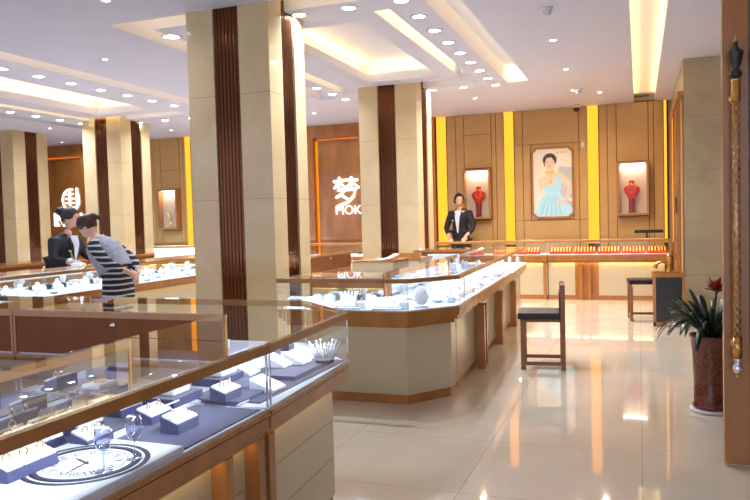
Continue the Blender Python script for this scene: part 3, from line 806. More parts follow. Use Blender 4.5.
    # front posts given in plan coordinates, pairs of (point, along direction)
    for (x, y, ang) in posts:
        d = Vector((math.cos(ang), math.sin(ang))); nr = Vector((-d.y, d.x)); c_ = Vector((x - cx, y - cy))
        q = MB(); h = 0.020
        q.prism([tuple(c_ - d * h), tuple(c_ + d * h), tuple(c_ + d * h + nr * 0.07), tuple(c_ - d * h + nr * 0.07)], 0.0, 0.562 - lower)
        q.build('post', 'wood', t)
    return t

HP = PI / 2
G1 = 'showcases of the near island'; G2 = 'showcases of the middle island'; G3 = 'showcases of the left island'; G4 = 'long counter cases along the back wall'
# near island: right run along Y, front faces +X (edge order counter-clockwise)
showcase('nearest glass showcase, with the clock dial tray inside', [(-1.15, 0.25), (-1.15, 2.085), (-1.72, 2.085), (-1.72, 0.25)], 'fjbe', posts=[(-1.17, 2.055, HP), (-1.17, 1.86, HP)], doors=3, group=G1, light=9)
showcase('corner glass showcase of the nearest island with the crystal crown', [(-1.15, 2.095), (-1.20, 2.90), (-1.60, 3.31), (-1.72, 3.31), (-1.72, 2.095)], 'fffjj', posts=[(-1.17, 2.125, HP)], group=G1, light=8)
showcase('low glass showcase seen from behind, its right dark door has a lock', [(-1.725, 2.74), (-1.725, 3.31), (-2.95, 3.31), (-2.95, 2.74)], 'jfjb', deck='whitedeck', doors=1, group=G1, lights=False)
showcase('low glass showcase seen from behind at the left edge', [(-2.955, 2.74), (-2.955, 3.31), (-4.6, 3.31), (-4.6, 2.74)], 'jfeb', deck='whitedeck', doors=1, group=G1, lights=False)
t = thing('work_ledge', 'pale counter ledge running behind the nearest showcases', 'ledge', (-3.3, 2.58, 0), 0)
MB().bev(-1.3, 1.5, -0.16, 0.145, 0.60, 0.622, 0.004).build('ledge_top', 'cream', t)
MB().box(-1.28, 1.48, -0.14, 0.14, 0.0, 0.599).build('ledge_cabinet', 'darkwood', t)

# middle island
showcase('middle showcase, front left unit facing the aisle', [(-2.44, 4.57), (-1.46, 4.57), (-1.19, 4.94), (-1.20, 5.14), (-1.80, 5.14), (-2.44, 5.14)], 'fffjbe', deck='icedeck', group=G2, light=13, lower=0.03)
showcase('middle showcase, right run unit nearest the wooden chair', [(-1.20, 5.15), (-1.285, 7.15), (-1.86, 7.15), (-1.80, 5.15)], 'fjbj', deck='icedeck', posts=[(-1.225, 5.95, HP), (-1.235, 6.10, HP), (-1.285, 7.12, HP)], group=G2, light=12, doors=2, lower=0.03)
showcase('middle showcase, right run unit at its far end', [(-1.285, 7.16), (-1.37, 9.37), (-1.94, 9.37), (-1.86, 7.16)], 'fejj'.replace('jj', 'bj'), deck='icedeck', posts=[(-1.29, 7.20, HP), (-1.34, 8.30, HP)], group=G2, light=12, doors=2, lower=0.03)
showcase('middle showcase, far unit seen from behind its dark doors', [(-1.95, 8.80), (-1.95, 9.37), (-2.72, 9.37), (-2.72, 8.80)], 'jfjb', deck='icedeck', group=G2, light=7, doors=1)
showcase('middle island left unit, dark rear doors seen past the near column', [(-3.62, 6.2), (-3.62, 8.9), (-4.18, 8.9), (-4.18, 6.2)], 'bjfj', deck='icedeck', group=G2, light=7, doors=2)
# left island
showcase('left island showcase with the striped customer leaning on it', [(-5.06, 3.4), (-5.09, 6.2), (-5.66, 6.2), (-5.63, 3.4)], 'fjbe', deck='icedeck', group=G3, light=12, doors=2, posts=[(-5.11, 6.17, HP)])
showcase('left island showcase running on behind the near column', [(-5.09, 6.21), (-5.13, 9.0), (-5.70, 9.0), (-5.66, 6.21)], 'fjbj', deck='icedeck', group=G3, light=12, doors=2, posts=[(-5.12, 6.25, HP), (-5.13, 7.7, HP)])
showcase('left island rear showcase with dark doors, left of the seated saleswoman', [(-6.72, 4.6), (-6.76, 8.9), (-7.3, 8.9), (-7.26, 4.6)], 'bjfj', deck='icedeck', group=G3, light=3, doors=3)
# back counter (front faces -Y)
YB0, YB1 = 11.02, 11.60
def back_case(x0, x1, lab, ends='jj', **k):
    return showcase(lab, [(x0, YB0), (x1, YB0), (x1, YB1), (x0, YB1)], 'f' + ends[1] + 'f' + ends[0], group=G4, top=0.89, deckz=0.68, lights=False, **k)
BC = [(-1.30, 0.41, 'long back counter case with red gold trays, right unit', 'je'), (-3.15, -1.31, 'long back counter case in front of the standing saleswoman', 'jj'),
      (-5.9, -3.16, 'long back counter case seen beyond the middle column', 'jj'), (-10.5, -5.91, 'long back counter case seen to the left of the near column', 'jj')]
for x0, x1, lab, en in BC:
    po = [(x1 - 0.04, YB0 + 0.03, 0), (x0 + 0.04, YB0 + 0.03, 0)] if x1 > -3 else []
    if x1 == 0.41: po = [(-0.82, YB0 + 0.03, 0), (-0.70, YB0 + 0.03, 0)]
    warm = x1 > -4
    b = back_case(x0, x1, lab, en, deck='whitedeck', base='cream', posts=po)
    L = x1 - x0
    area('showcase_lamp', ((x0 + x1) / 2, YB0 + 0.05, 0.862), L - 0.05, 0.014, (1.8 if warm else 5.0) * L, (1.0, 0.80, 0.5) if warm else (0.85, 0.93, 1.0), (0, 0.8, -1), b, xdir=(1, 0, 0))
    MB().box(-L / 2 + 0.02, L / 2 - 0.02, -0.26, -0.25, 0.866, 0.874).build('led_bar', 'coveled' if warm else 'led', b)
    if not warm: MB().box(-L / 2 + 0.02, L / 2 - 0.02, 0.255, 0.265, 0.682, 0.855).build('added_bounce_card', 'whitepad', b)  # white card added inside to catch the lamp and give a bright band
    if x1 == 0.41:
        MB().box(-0.74 - (x0 + x1) / 2 - 0.17, -0.74 - (x0 + x1) / 2 + 0.17, YB0 + 0.0735 - 11.31, YB0 + 0.076 - 11.31, 0.001, 0.561).build('recess_panel', 'featurewood', b)

# inner desk near the far column
t = thing('service_desk', 'low cream desk with a brown top inside the middle island', 'desk', (-2.42, 6.75, 0))
MB().bev(-0.21, 0.21, -0.25, 0.25, 0.07, 0.868, 0.004).build('cabinet', 'cream', t)
MB().box(-0.2, 0.2, -0.24, 0.24, 0, 0.07).build('plinth', 'wood', t)
MB().bev(-0.215, 0.215, -0.255, 0.255, 0.8685, 0.878, 0.003).build('desk_top', 'wood', t)
t = thing('service_desk', 'narrow desk with a wooden edge board just in front of the far column', 'desk', (-2.40, 7.75, 0))
MB().bev(-0.15, 0.15, -0.25, 0.25, 0.07, 0.82, 0.004).build('cabinet', 'cream', t)
MB().box(-0.14, 0.14, -0.24, 0.24, 0, 0.07).build('plinth', 'wood', t)
MB().bev(-0.16, 0.16, -0.26, -0.2, 0.82, 0.90, 0.003).bev(-0.16, 0.16, -0.2, 0.26, 0.82, 0.84, 0.003).build('desk_top', 'wood', t)
t = thing('booklet', 'white open booklet lying on the low desk inside the middle island', 'booklet', (-2.30, 6.62, 0.8785), 0.6)
m_ = MB()
m_.add([(-0.10, -0.07, 0.001), (0, -0.07, 0.012), (0, 0.07, 0.012), (-0.10, 0.07, 0.001), (-0.10, -0.07, 0.008), (0, -0.07, 0.02), (0, 0.07, 0.02), (-0.10, 0.07, 0.008)], [(0, 3, 2, 1), (4, 5, 6, 7), (0, 1, 5, 4), (1, 2, 6, 5), (2, 3, 7, 6), (3, 0, 4, 7)])
m_.add([(0, -0.07, 0.012), (0.09, -0.07, 0.05), (0.09, 0.07, 0.05), (0, 0.07, 0.012), (0, -0.07, 0.02), (0.09, -0.07, 0.058), (0.09, 0.07, 0.058), (0, 0.07, 0.02)], [(0, 3, 2, 1), (4, 5, 6, 7), (0, 1, 5, 4), (1, 2, 6, 5), (2, 3, 7, 6), (3, 0, 4, 7)])
m_.build('pages', 'paper', t)

# ================================================================ JEWELLERY IN THE NEAREST CASES
DZ = DECK + 0.0005
RUN = 0.0     # cases run along Y
def at(px, py, z=DZ + 0.01):
    p = un(px, py, z=z); return p.x, p.y

def ring_obj(x, y, z, a, lab, grp):
    t = thing('ring', lab, 'ring', (x, y, z), a, grp)
    m_ = MB(); R_ = 0.0105
    m_.tube([(R_ * math.sin(q), 0, R_ * 0.72 - R_ * math.cos(q)) for q in [2 * PI * k / 14 for k in range(14)]], 0.0019, 6, True); m_.build('band', 'gold', t)
    MB().lathe([(1e-6, 0), (0.0032, 0.0025), (0.0035, 0.0035), (0.002, 0.005), (1e-6, 0.005)], 8, (0, 0, R_ * 1.72)).build('stone', 'gem', t)
    return t

def pad_block(x, y, z, n, w, d, h, a, lab, grp='navy ring blocks with white pads', rings=True, slant=0.35, rlab=None):
    """navy block with n white slanted pads in a row, w each, rings on them (rings are things of their own)"""
    t = thing('ring_block', lab, 'ring display', (x, y, z), a, grp)
    L = n * w
    b = MB(); s = slant * d
    b.add([(-L / 2, -d / 2, 0), (L / 2, -d / 2, 0), (L / 2, d / 2, 0), (-L / 2, d / 2, 0), (-L / 2, -d / 2, h - s / 2), (L / 2, -d / 2, h - s / 2), (L / 2, d / 2, h + s / 2), (-L / 2, d / 2, h + s / 2)],
          [(0, 3, 2, 1), (4, 5, 6, 7), (0, 1, 5, 4), (1, 2, 6, 5), (2, 3, 7, 6), (3, 0, 4, 7)])
    b.build('block', 'navy', t)
    rot = Matrix.Rotation(math.atan(slant), 4, 'X')
    for k in range(n):
        cx = -L / 2 + w * (k + 0.5)
        p = MB()
        p.bev(-w / 2 + 0.002, w / 2 - 0.002, -d / 2 + 0.001, -0.001, 0, 0.008, 0.0028); p.bev(-w / 2 + 0.002, w / 2 - 0.002, 0.001, d / 2 - 0.001, 0, 0.008, 0.0028)
        p.xf(Matrix.Translation((cx, 0, h + 0.0003)) @ rot)
        p.build('pad', 'whitepad', t)
        if rings:
            v = Matrix.Rotation(a, 3, 'Z') @ Vector((cx, 0, 0))
            pos = ['left', 'middle', 'right'] if n == 3 else (['left', 'right'] if n == 2 else ['one'])
            ring_obj(x + v.x, y + v.y, z + h + 0.007, a + random.uniform(-.3, .3), 'gold ring on the %s pad of the %s' % (pos[k], rlab or lab), 'gold rings in the nearest cases')
    return t

def riser(x, y, sx, sy, h, a, lab, m_='navy', z=DZ):
    t = tag(MB().bev(-sx / 2, sx / 2, -sy / 2, sy / 2, 0, h, 0.002).build('display_riser', m_), lab, 'display riser', 'display risers in the nearest cases')
    t.location = (x, y, z); t.rotation_euler.z = a
    return t

AY = HP   # blocks facing +X: local -y looks to +x
# dial tray
DIAL_Y = 1.435
tray = thing('clock_tray', 'white display board printed with a roman numeral clock dial', 'display board', (-1.325, DIAL_Y, DZ), AY)
MB().bev(-0.60, 0.190, -0.160, 0.175, 0.0, 0.018, 0.003).build('board', 'whitepad', tray)
def annulus(r0, r1, z, cx=0, cy=0, n=48):
    m_ = MB(); return m_.lathe([(r1, z), (r1, z + 0.0006), (r0, z + 0.0006), (r0, z), (r1, z)], n, (cx, cy, 0), caps=False)
dz = 0.0182
dial = annulus(0.116, 0.136, dz); s2 = annulus(0.143, 0.157, dz); dial.add(s2.v, s2.f)
s2 = annulus(0.099, 0.1005, dz); dial.add(s2.v, s2.f)
dialo = dial.build('dial_rings', 'dialblack', tray)
ROM = ['XII', 'I', 'II', 'III', 'IV', 'V', 'VI', 'VII', 'VIII', 'IX', 'X', 'XI']
for k, s in enumerate(ROM):
    a = -k * PI / 6
    ob = text_mesh(s, 0.032, 0.0002, 'numeral', 'dialblack', tray, (0, 0, 0), flat=True)
    wd = ob.dimensions.x
    xs_ = [v.co.x for v in ob.data.vertices]; cxm = (min(xs_) + max(xs_)) / 2
    mt = Matrix.Rotation(a, 4, 'Z') @ Matrix.Translation((-cxm, 0.070, dz + 0.0004))
    ob.data.transform(mt)
hnd = MB(); hnd.prism([(-0.003, -0.012), (0.003, -0.012), (0.004, 0.035), (0, 0.062), (-0.004, 0.035)], dz, dz + 0.0008)
q0 = len(hnd.v); hnd.prism([(-0.002, -0.012), (0.002, -0.012), (0.003, 0.05), (0, 0.078), (-0.003, 0.05)], dz + 0.0008, dz + 0.0015)
hnd.xf(Matrix.Rotation(2.1, 4, 'Z'), q0); hnd.xf(Matrix.Rotation(-0.4, 4, 'Z')); hnd.build('hands', 'dialblack', tray)

def goblet(px, py, lab, z=DZ + 0.019):
    x, y = at(px, py, z)
    t = tag(MB().lathe([(a_ * 1.05, b_ * 1.12) for a_, b_ in [(0.020, 0.0), (0.020, 0.0015), (0.006, 0.004), (0.0028, 0.010), (0.0026, 0.038), (0.006, 0.044), (0.015, 0.052), (0.0185, 0.066), (0.019, 0.085), (0.0175, 0.100), (0.0165, 0.100), (0.0175, 0.084), (0.017, 0.067), (0.0135, 0.055), (1e-5, 0.049)]], 24).build('crystal_goblet', 'crystal'), lab, 'glass', 'crystal goblets on the clock tray')
    t.location = (x, y, z)
goblet(104, 472, 'small crystal goblet on the dial board, the nearer left one')
goblet(135, 459, 'small crystal goblet on the dial board, the farther right one')

# navy mats under the blocks
def mat_piece(pts, lab, m_='navy', z=DZ, h=0.004):
    P2 = [at(a, b, z) for a, b in pts]
    cx = sum(p[0] for p in P2) / len(P2); cy = sum(p[1] for p in P2) / len(P2)
    o = tag(MB().prism([(p[0] - cx, p[1] - cy) for p in P2], 0, h).build('display_mat', m_), lab, 'display mat', 'flat mats in the nearest cases')
    o.location = (cx, cy, z); return o
o = tag(MB().box(-0.125, 0.125, -0.210, 0.210, 0, 0.004).build('display_mat', 'navy'), 'long navy mat at the front glass beyond the clock board', 'display mat', 'flat mats in the nearest cases'); o.location = (-1.30, 1.853, DZ)
o = tag(MB().box(-0.14, 0.14, -0.38, 0.38, 0, 0.004).build('display_mat', 'navy'), 'navy mat along the front of the corner case', 'display mat', 'flat mats in the nearest cases'); o.location = (-1.36, 2.52, DZ)
o = tag(MB().box(-0.10, 0.10, -0.5, 0.5, 0, 0.004).build('display_mat', 'navy'), 'narrow navy mat beside the rear of the nearest case', 'display mat', 'flat mats in the nearest cases'); o.location = (-1.585, 1.5, DZ)

MZ = DZ + 0.0045
W1, D1, H1 = 0.052, 0.062, 0.036
def blk(px, py, n, lab, z=DZ, a=AY, rl=None, **k):
    x, y = at(px, py, z + 0.015)
    return pad_block(x, y, z, n, W1, D1, H1, a, lab, rlab=rl, **k)
blk(24, 466, 3, 'navy block of three white ring pads at the lower left of the clock dial', z=DZ + 0.0185, rl='lower left block')
blk(-2, 462, 2, 'navy ring block cut by the left picture edge beside the three pad block', z=DZ + 0.0185, rl='block cut by the left edge')
blk(42, 444, 2, 'navy two pad ring block behind the three pad block', rl='block above the three pad block')
blk(84, 428, 2, 'navy two pad ring block behind the near goblet', rl='block behind the near goblet')
blk(92, 440, 2, 'navy ring block touching the dial ring beside the goblets', rl='block touching the dial')
blk(124, 410, 2, 'navy two pad ring block behind the far goblet', rl='block behind the far goblet')
blk(180, 424, 2, 'navy two pad ring block at the front corner of the navy mat', z=MZ, rl='front corner block of the mat')
x, y = at(236, 398, DZ); riser(x, y, 0.21, 0.15, 0.012, AY, 'low navy platform by the joint of the two near cases', z=MZ)
blk(226, 394, 2, 'navy two pad ring block on the low navy platform', z=MZ + 0.0125, rl='block on the low platform')
pad_block(-1.44, 1.86, DZ, 2, W1, D1, H1, AY, 'navy two pad ring block between the long mat and the rear row', rlab='block between mat and rear row')
x, y = at(166, 401, DZ); riser(-1.535, y, 0.17, 0.13, 0.03, AY, 'stepped navy platform carrying a white pillow, behind the far goblet')
def pillow(px, py, z, lab, sx=0.10, sy=0.085, a=AY):
    x, y = at(px, py, z); x = -1.54
    t = thing('jewel_pillow', lab, 'jewel pillow', (x, y, z), a, 'white pillows in the nearest cases')
    MB().bev(-sx / 2, sx / 2, -sy / 2, sy / 2, 0, 0.022, 0.009).build('cushion', 'whitepad', t)
    MB().tube([(0.022 * math.cos(q), 0.018 * math.sin(q), 0.0235) for q in [2 * PI * k / 16 for k in range(16)]], 0.0016, 5, True).build('bracelet', 'gold', t)
    return t
pillow(166, 392, DZ + 0.031, 'white pillow with a gold bracelet on the stepped navy platform')
x, y = at(206, 381, DZ); riser(-1.55, y, 0.17, 0.13, 0.03, AY, 'stepped navy platform farther along the nearest case')
pillow(204, 373, DZ + 0.031, 'white pillow with a gold bracelet near the far end of the nearest case', 0.11)
# text-like white trim along the platforms is a row of small studs
def studs(px, py, z, n, lab, ln=0.07):
    x, y = at(px, py, z)
    o = tag(stud_mesh(n, ln), lab, 'pearl strand', 'pearl strands'); o.location = (x, y, z); o.rotation_euler.z = AY
def stud_mesh(n, ln):
    m_ = MB()
    for k in range(n): m_.ball((-ln / 2 + ln * k / (n - 1), 0, 0.0035), 0.0035, 5)
    return m_.build('pearl_strand', 'whitepad')
studs(243, 404, MZ + 0.0125, 14, 'white pearl strand along the front of the low platform')
studs(172, 404, DZ + 0.0305, 12, 'white pearl strand on the stepped platform behind the goblets')

def wedge(px, py, z, lab, w=0.075, d=0.10, h0=0.012, h1=0.05, a=AY, grp='white wedge stands in the near cases', m_='whitepad', xy=None):
    x, y = xy if xy else at(px, py, z)
    if px < 260: x = max(x, -1.665)
    t = MB().add([(-w / 2, -d / 2, 0), (w / 2, -d / 2, 0), (w / 2, d / 2, 0), (-w / 2, d / 2, 0), (-w / 2, -d / 2, h0), (w / 2, -d / 2, h0), (w / 2, d / 2, h1), (-w / 2, d / 2, h1)],
                 [(0, 3, 2, 1), (4, 5, 6, 7), (0, 1, 5, 4), (1, 2, 6, 5), (2, 3, 7, 6), (3, 0, 4, 7)]).build('wedge_stand', m_)
    b = t.modifiers.new('soft', 'BEVEL'); b.width = 0.004; b.segments = 2
    tag(t, lab, 'wedge stand', grp); t.location = (x, y, z); t.rotation_euler.z = a
    return t
wedge(268, 390, MZ, 'white wedge stand just right of the joint of the near cases', 0.10, 0.10)
wedge(246, 374, DZ, 'white wedge stand just left of the joint of the near cases', 0.09, 0.09)
x, y = at(292, 374, DZ); riser(x, y, 0.26, 0.15, 0.016, AY, 'navy platform under the pair of wedges in the corner case', z=MZ)
wedge(279, 366, MZ + 0.0165, 'left wedge of the pair on the corner case platform', 0.085, 0.09)
wedge(298, 363, MZ + 0.0165, 'right wedge of the pair on the corner case platform', 0.085, 0.09)
wedge(238, 362, DZ, 'white wedge stand behind the joint, left of two', 0.07, 0.055, xy=(-1.655, 2.74))
wedge(255, 359, DZ, 'white wedge stand behind the joint, right of two', 0.07, 0.055, xy=(-1.655, 2.83))
blk(286, 347, 1, 'single pad navy ring block at the back of the corner case', rl='rear block of the corner case')
blk(272, 352, 1, 'single pad navy ring block beside the rear corner block', rl='block beside the rear corner block')

# crystal crown on a small stand
x, y = at(316, 366, MZ); x += 0.01; y += 0.07
t = thing('tiara', 'white crystal crown on a small navy stand in the corner case', 'tiara', (x, y, MZ), 0)
MB().prism([(-0.03, -0.03), (0.03, -0.03), (0.03, 0.03), (-0.03, 0.03)], 0, 0.016).build('stand', 'navy', t)
MB().lathe([(0.042, 0.017), (0.044, 0.022), (0.040, 0.026), (0.036, 0.024), (0.036, 0.017)], 24).build('band', 'whitepad', t)
cr = MB()
for k in range(22):
    a = 2 * PI * k / 22; hh = 0.035 + 0.03 * abs(math.sin(a * 3 + 0.7))
    cr.tube([(0.040 * math.cos(a), 0.040 * math.sin(a), 0.024), (0.054 * math.cos(a), 0.054 * math.sin(a), 0.024 + hh * 0.6), (0.066 * math.cos(a), 0.066 * math.sin(a), 0.024 + hh)], [0.004, 0.0035, 0.002], 6)
    cr.ball((0.067 * math.cos(a), 0.067 * math.sin(a), 0.026 + hh), 0.0055, 5)
    cr.ball((0.052 * math.cos(a), 0.052 * math.sin(a), 0.022 + hh * 0.5), 0.0045, 5)
for k in range(12):
    a = 2 * PI * k / 12; cr.tube([(0.025 * math.cos(a), 0.025 * math.sin(a), 0.024), (0.03 * math.cos(a), 0.03 * math.sin(a), 0.07)], [0.003, 0.002], 5); cr.ball((0.03 * math.cos(a), 0.03 * math.sin(a), 0.073), 0.005, 5)
cr.build('petals', 'whitepad', t)

# rear row along the mirrored doors
XR = -1.664
for yy, l in [(1.56, 'at the left edge under the top glass'), (1.72, 'second from left under the top glass')]:
    pad_block(XR, yy, DZ, 2, 0.052, 0.044, 0.032, AY, 'small navy ring block ' + l, 'ring blocks in the rear row', rlab='rear block ' + l.split(' under')[0])
t = thing('keepsake_box', 'small tan open box standing in the rear of the nearest case', 'box', (XR, 1.90, DZ), AY)
MB().box(-0.055, 0.055, -0.030, 0.030, 0, 0.006).build('foot', 'darkwood', t)
bx_ = MB(); bx_.box(-0.05, 0.05, -0.026, -0.022, 0.006, 0.05).box(-0.05, 0.05, 0.022, 0.026, 0.006, 0.05).box(-0.05, -0.046, -0.022, 0.022, 0.006, 0.05).box(0.046, 0.05, -0.022, 0.022, 0.006, 0.05); bx_.build('sides', 'nichewall', t)
for yy, l in [(2.05, 'left'), (2.20, 'middle'), (2.35, 'right')]:
    wedge(300, 0, DZ, 'flat white slanted tray in the rear row, %s one' % l, 0.12, 0.045, 0.008, 0.020, grp='flat trays in the rear row', xy=(XR, yy))
for yy, l in [(2.48, 'first'), (2.56, 'second'), (2.64, 'third'), (2.95, 'fourth'), (3.03, 'fifth')]:
    wedge(300, 0, DZ, 'small white pad along the rear of the corner case, %s from the left' % l, 0.06, 0.045, 0.006, 0.018, grp='small white pads in the rear row', xy=(XR, yy))

# ================================================================ JEWELLERY, MIDDLE AND LEFT ISLANDS
def cube_stand(lab, grp):
    t = thing('jewel_block', lab, 'display block', (0, 0, 0), 0, grp)
    MB().bev(-0.038, 0.038, -0.03, 0.03, 0, 0.045, 0.003).build('block', 'icedeck', t)
    MB().bev(-0.030, 0.030, -0.022, 0.022, 0.045, 0.052, 0.003).build('pad', 'whitepad', t)
    MB().tube([(0.010 * math.sin(q), 0, 0.060 - 0.010 * math.cos(q)) for q in [2 * PI * k / 12 for k in range(12)]], 0.002, 5, True).build('ring', 'silver', t)
    return t
def bust_stand(lab, grp, s=1.0):
    t = thing('necklace_stand', lab, 'necklace display', (0, 0, 0), 0, grp)
    MB().lathe([(0.035, 0), (0.035, 0.006), (0.02, 0.010)], 16).build('foot', 'whitepad', t)
    prof = [(0.022, .010, .016), (0.03, .03, .02), (0.05, .06, .024), (0.058, .08, .024), (0.045, .095, .02), (0.02, .105, .014), (0.018, .13, .013), (1e-4, .132, .0001)]
    vs = []; fs = []; n = 16
    for rx, zz, ry in prof:
        for i in range(n): vs.append((rx * math.cos(2 * PI * i / n), ry * math.sin(2 * PI * i / n), zz))
    for k in range(len(prof) - 1):
        for i in range(n): fs.append((k * n + i, k * n + (i + 1) % n, (k + 1) * n + (i + 1) % n, (k + 1) * n + i))
    MB().add(vs, fs, True).build('torso', 'icedeck', t)
    MB().tube([(0.026 * math.sin(a), -0.024, 0.082 + 0.028 * math.cos(a)) for a in [2 * PI * k / 14 for k in range(14)]], 0.0028, 5, True).build('chain', 'silver', t)
    return t
def tray_stand(lab, grp):
    t = thing('jewel_tray', lab, 'jewel tray', (0, 0, 0), 0, grp)
    MB().add([(-0.10, -0.06, 0), (0.10, -0.06, 0), (0.10, 0.06, 0), (-0.10, 0.06, 0), (-0.10, -0.06, 0.010), (0.10, -0.06, 0.010), (0.10, 0.06, 0.032), (-0.10, 0.06, 0.032)],
             [(0, 3, 2, 1), (4, 5, 6, 7), (0, 1, 5, 4), (1, 2, 6, 5), (2, 3, 7, 6), (3, 0, 4, 7)]).build('tray', 'whitepad', t)
    r = MB()
    for k in range(6):
        xx = -0.08 + 0.032 * k
        r.bev(xx - 0.011, xx + 0.011, -0.04, 0.04, 0.0, 0.010, 0.003)
    r.xf(Matrix.Translation((0, 0, 0.0215)) @ Matrix.Rotation(math.atan(0.183), 4, 'X')); r.build('ring_rolls', 'icedeck', t)
    return t
def dish_stand(lab, grp):
    t = thing('jewel_dish', lab, 'jewel dish', (0, 0, 0), 0, grp)
    MB().lathe([(0.03, 0), (0.035, 0.008), (0.075, 0.020), (0.078, 0.024), (0.07, 0.022), (0.03, 0.012), (1e-5, 0.012)], 24).build('dish', 'whitepad', t)
    MB().lathe([(0.03, 0.0125), (0.034, 0.02), (0.024, 0.028), (0.02, 0.032), (1e-5, 0.033)], 18).build('cushion', 'icedeck', t)
    return t

MID = 'white jewellery displays in the middle showcase'
protos = {}
def place(kind, x, y, a, lab, grp, z=DZ, s=1.0):
    if kind not in protos:
        t = {'cube': cube_stand, 'bust': bust_stand, 'tray': tray_stand, 'dish': dish_stand}[kind](lab, grp)
        protos[kind] = t; t.location = (x, y, z); t.rotation_euler.z = a; t.scale = (s, s, s)
        return t
    t = copy_tree(protos[kind], (x, y, z), a, lab, grp); t.scale = (s, s, s)
    return t
# front left unit (front faces -Y), placed from the survey
FR = [('tray', 335, 310, 'tray of ring rolls by the front glass of the middle showcase', 0), 
      ('dish', 386, 301, 'round white dish near the corner of the middle showcase', 0), ('cube', 404, 306, 'white block nearest the corner of the middle showcase', 0.3),
      ('cube', 317, 300, 'pale block farthest left of the coral crown', 0), ('cube', 330, 299, 'pale block next left of the coral crown', 0), ('tray', 300, 299, 'slanted tray at the left end of the middle showcase', 0),
      ('cube', 372, 299, 'pale block right of the coral crown', 0.2), ('cube', 360, 306, 'pale block in front of the coral crown', 0.1),
      ('tray', 397, 296, 'white slanted tray at the rear before the corner', 0.2), ('tray', 380, 309, 'tray lying at the front glass left of the corner', 0.1)]
for kd, px, py, lab, a in FR:
    x, y = at(px, py, DZ + 0.02); y = max(4.66, min(y, 5.06)); rear_ = y > 4.80
    y = max(y, 4.89) if rear_ else min(y, 4.72); place(kd, x, y, a, lab, MID, z=DZ )
# coral-like crown
def crown(x, y, z, s, lab):
    t = thing('tiara', lab, 'tiara', (x, y, z), 0)
    MB().lathe([(0.05 * s, 0), (0.05 * s, 0.03 * s), (0.045 * s, 0.033 * s)], 24).build('drum', 'icedeck', t)
    c_ = MB()
    for k in range(16):
        a = 2 * PI * k / 16; r = 0.047 * s
        c_.tube([(r * math.cos(a), r * math.sin(a), 0.03 * s), (r * 1.15 * math.cos(a), r * 1.15 * math.sin(a), 0.052 * s)], [0.004 * s, 0.003 * s], 5)
        c_.ball((r * 1.17 * math.cos(a), r * 1.17 * math.sin(a), 0.056 * s), 0.0065 * s, 5)
    c_.build('spikes', 'whitepad', t)
x, y = at(356, 296, DZ + 0.03); crown(x, 5.02, DZ, 1.25, 'pale branching crown at the rear of the middle showcase front unit')
# pear shaped crystal plaque on its stand
x, y = at(423, 309, DZ)
t = thing('pear_plaque', 'pear shaped sparkling white plaque near the chamfered corner', 'display plaque', (x - 0.03, y + 0.06, DZ), 0.35)
pl = MB(); out = []
for k in range(28):
    a = 2 * PI * k / 28; r = 0.052 * (1.0 + 0.22 * max(0, math.sin(a)) ** 3)
    out.append((r * math.cos(a), r * math.sin(a) * 1.05 + 0.072))
n = len(out)
pl.add([(p[0], 0.0 + 0.02 * (p[1] / 0.14), p[1]) for p in out] + [(p[0], 0.012 + 0.02 * (p[1] / 0.14), p[1]) for p in out], [list(range(n))[::-1], [i + n for i in range(n)]] + [(i, (i + 1) % n, (i + 1) % n + n, i + n) for i in range(n)])
pl.build('plaque', 'whitepad', t)
stn = MB()
for k in range(60):
    a = k * 2.4; r = 0.0063 * math.sqrt(k)
    stn.ball((r * math.cos(a), -0.003 + 0.02 * ((0.075 + r * math.sin(a)) / 0.14), 0.075 + r * math.sin(a)), 0.0042, 4)
stn.build('stones', 'gem', t)
MB().box(-0.05, 0.05, -0.01, 0.05, 0, 0.012).build('foot', 'whitepad', t)
# right run: rows of blocks facing +X
NAMES = {'cube': 'white block with ring', 'tray': 'white slanted tray', 'bust': 'white necklace stand', 'dish': 'round white dish'}
ORD = ['first', 'second', 'third', 'fourth', 'fifth', 'sixth', 'seventh', 'eighth', 'ninth', 'tenth', 'eleventh', 'twelfth', 'thirteenth', 'fourteenth', 'fifteenth', 'sixteenth', 'seventeenth', 'eighteenth', 'nineteenth', 'twentieth']
COUNT = {}
def nth(key):
    COUNT[key] = COUNT.get(key, 0) + 1
    return ORD[COUNT[key] - 1]
kinds_ = ['cube', 'cube', 'tray', 'tray', 'cube', 'dish', 'cube', 'tray', 'bust']
rk = random.Random(5)
for yy in [5.10 + 0.165 * k for k in range(26)]:
    xf_ = -1.20 - (yy - 5.15) * 0.0405 if yy > 5.15 else -1.2
    for col_, off in (('front', 0.085), ('second', 0.195), ('third', 0.32), ('rear', 0.45)):
        kd = rk.choice(kinds_)
        if abs(yy - 7.155) < 0.08 or yy > 9.25: continue
        place(kd, xf_ - off + random.uniform(-.01, .01), yy + random.uniform(-.012, .012), AY + random.uniform(-.15, .15),
              '%s, %s from the near end, %s row of the middle showcase' % (NAMES[kd], nth(('m', kd, col_)), col_),
              '%s row %ss of the middle showcase right run' % (col_, {'cube': 'block', 'tray': 'tray', 'bust': 'necklace stand', 'dish': 'dish'}[kd]), s=0.85 if kd != 'tray' else 0.62, z=DZ )
# blue-white light box sheet seen over the right run
t = thing('display_screen', 'pale blue white upright card standing inside the middle island', 'card', (-2.15, 8.2, 0), 0)
MB().bev(-0.20, 0.20, -0.02, 0.0, 0.60, 0.85, 0.004).build('card', 'icedeck', t)
MB().box(-0.18, 0.18, -0.1, 0.1, 0, 0.59).build('stand', 'wood', t)

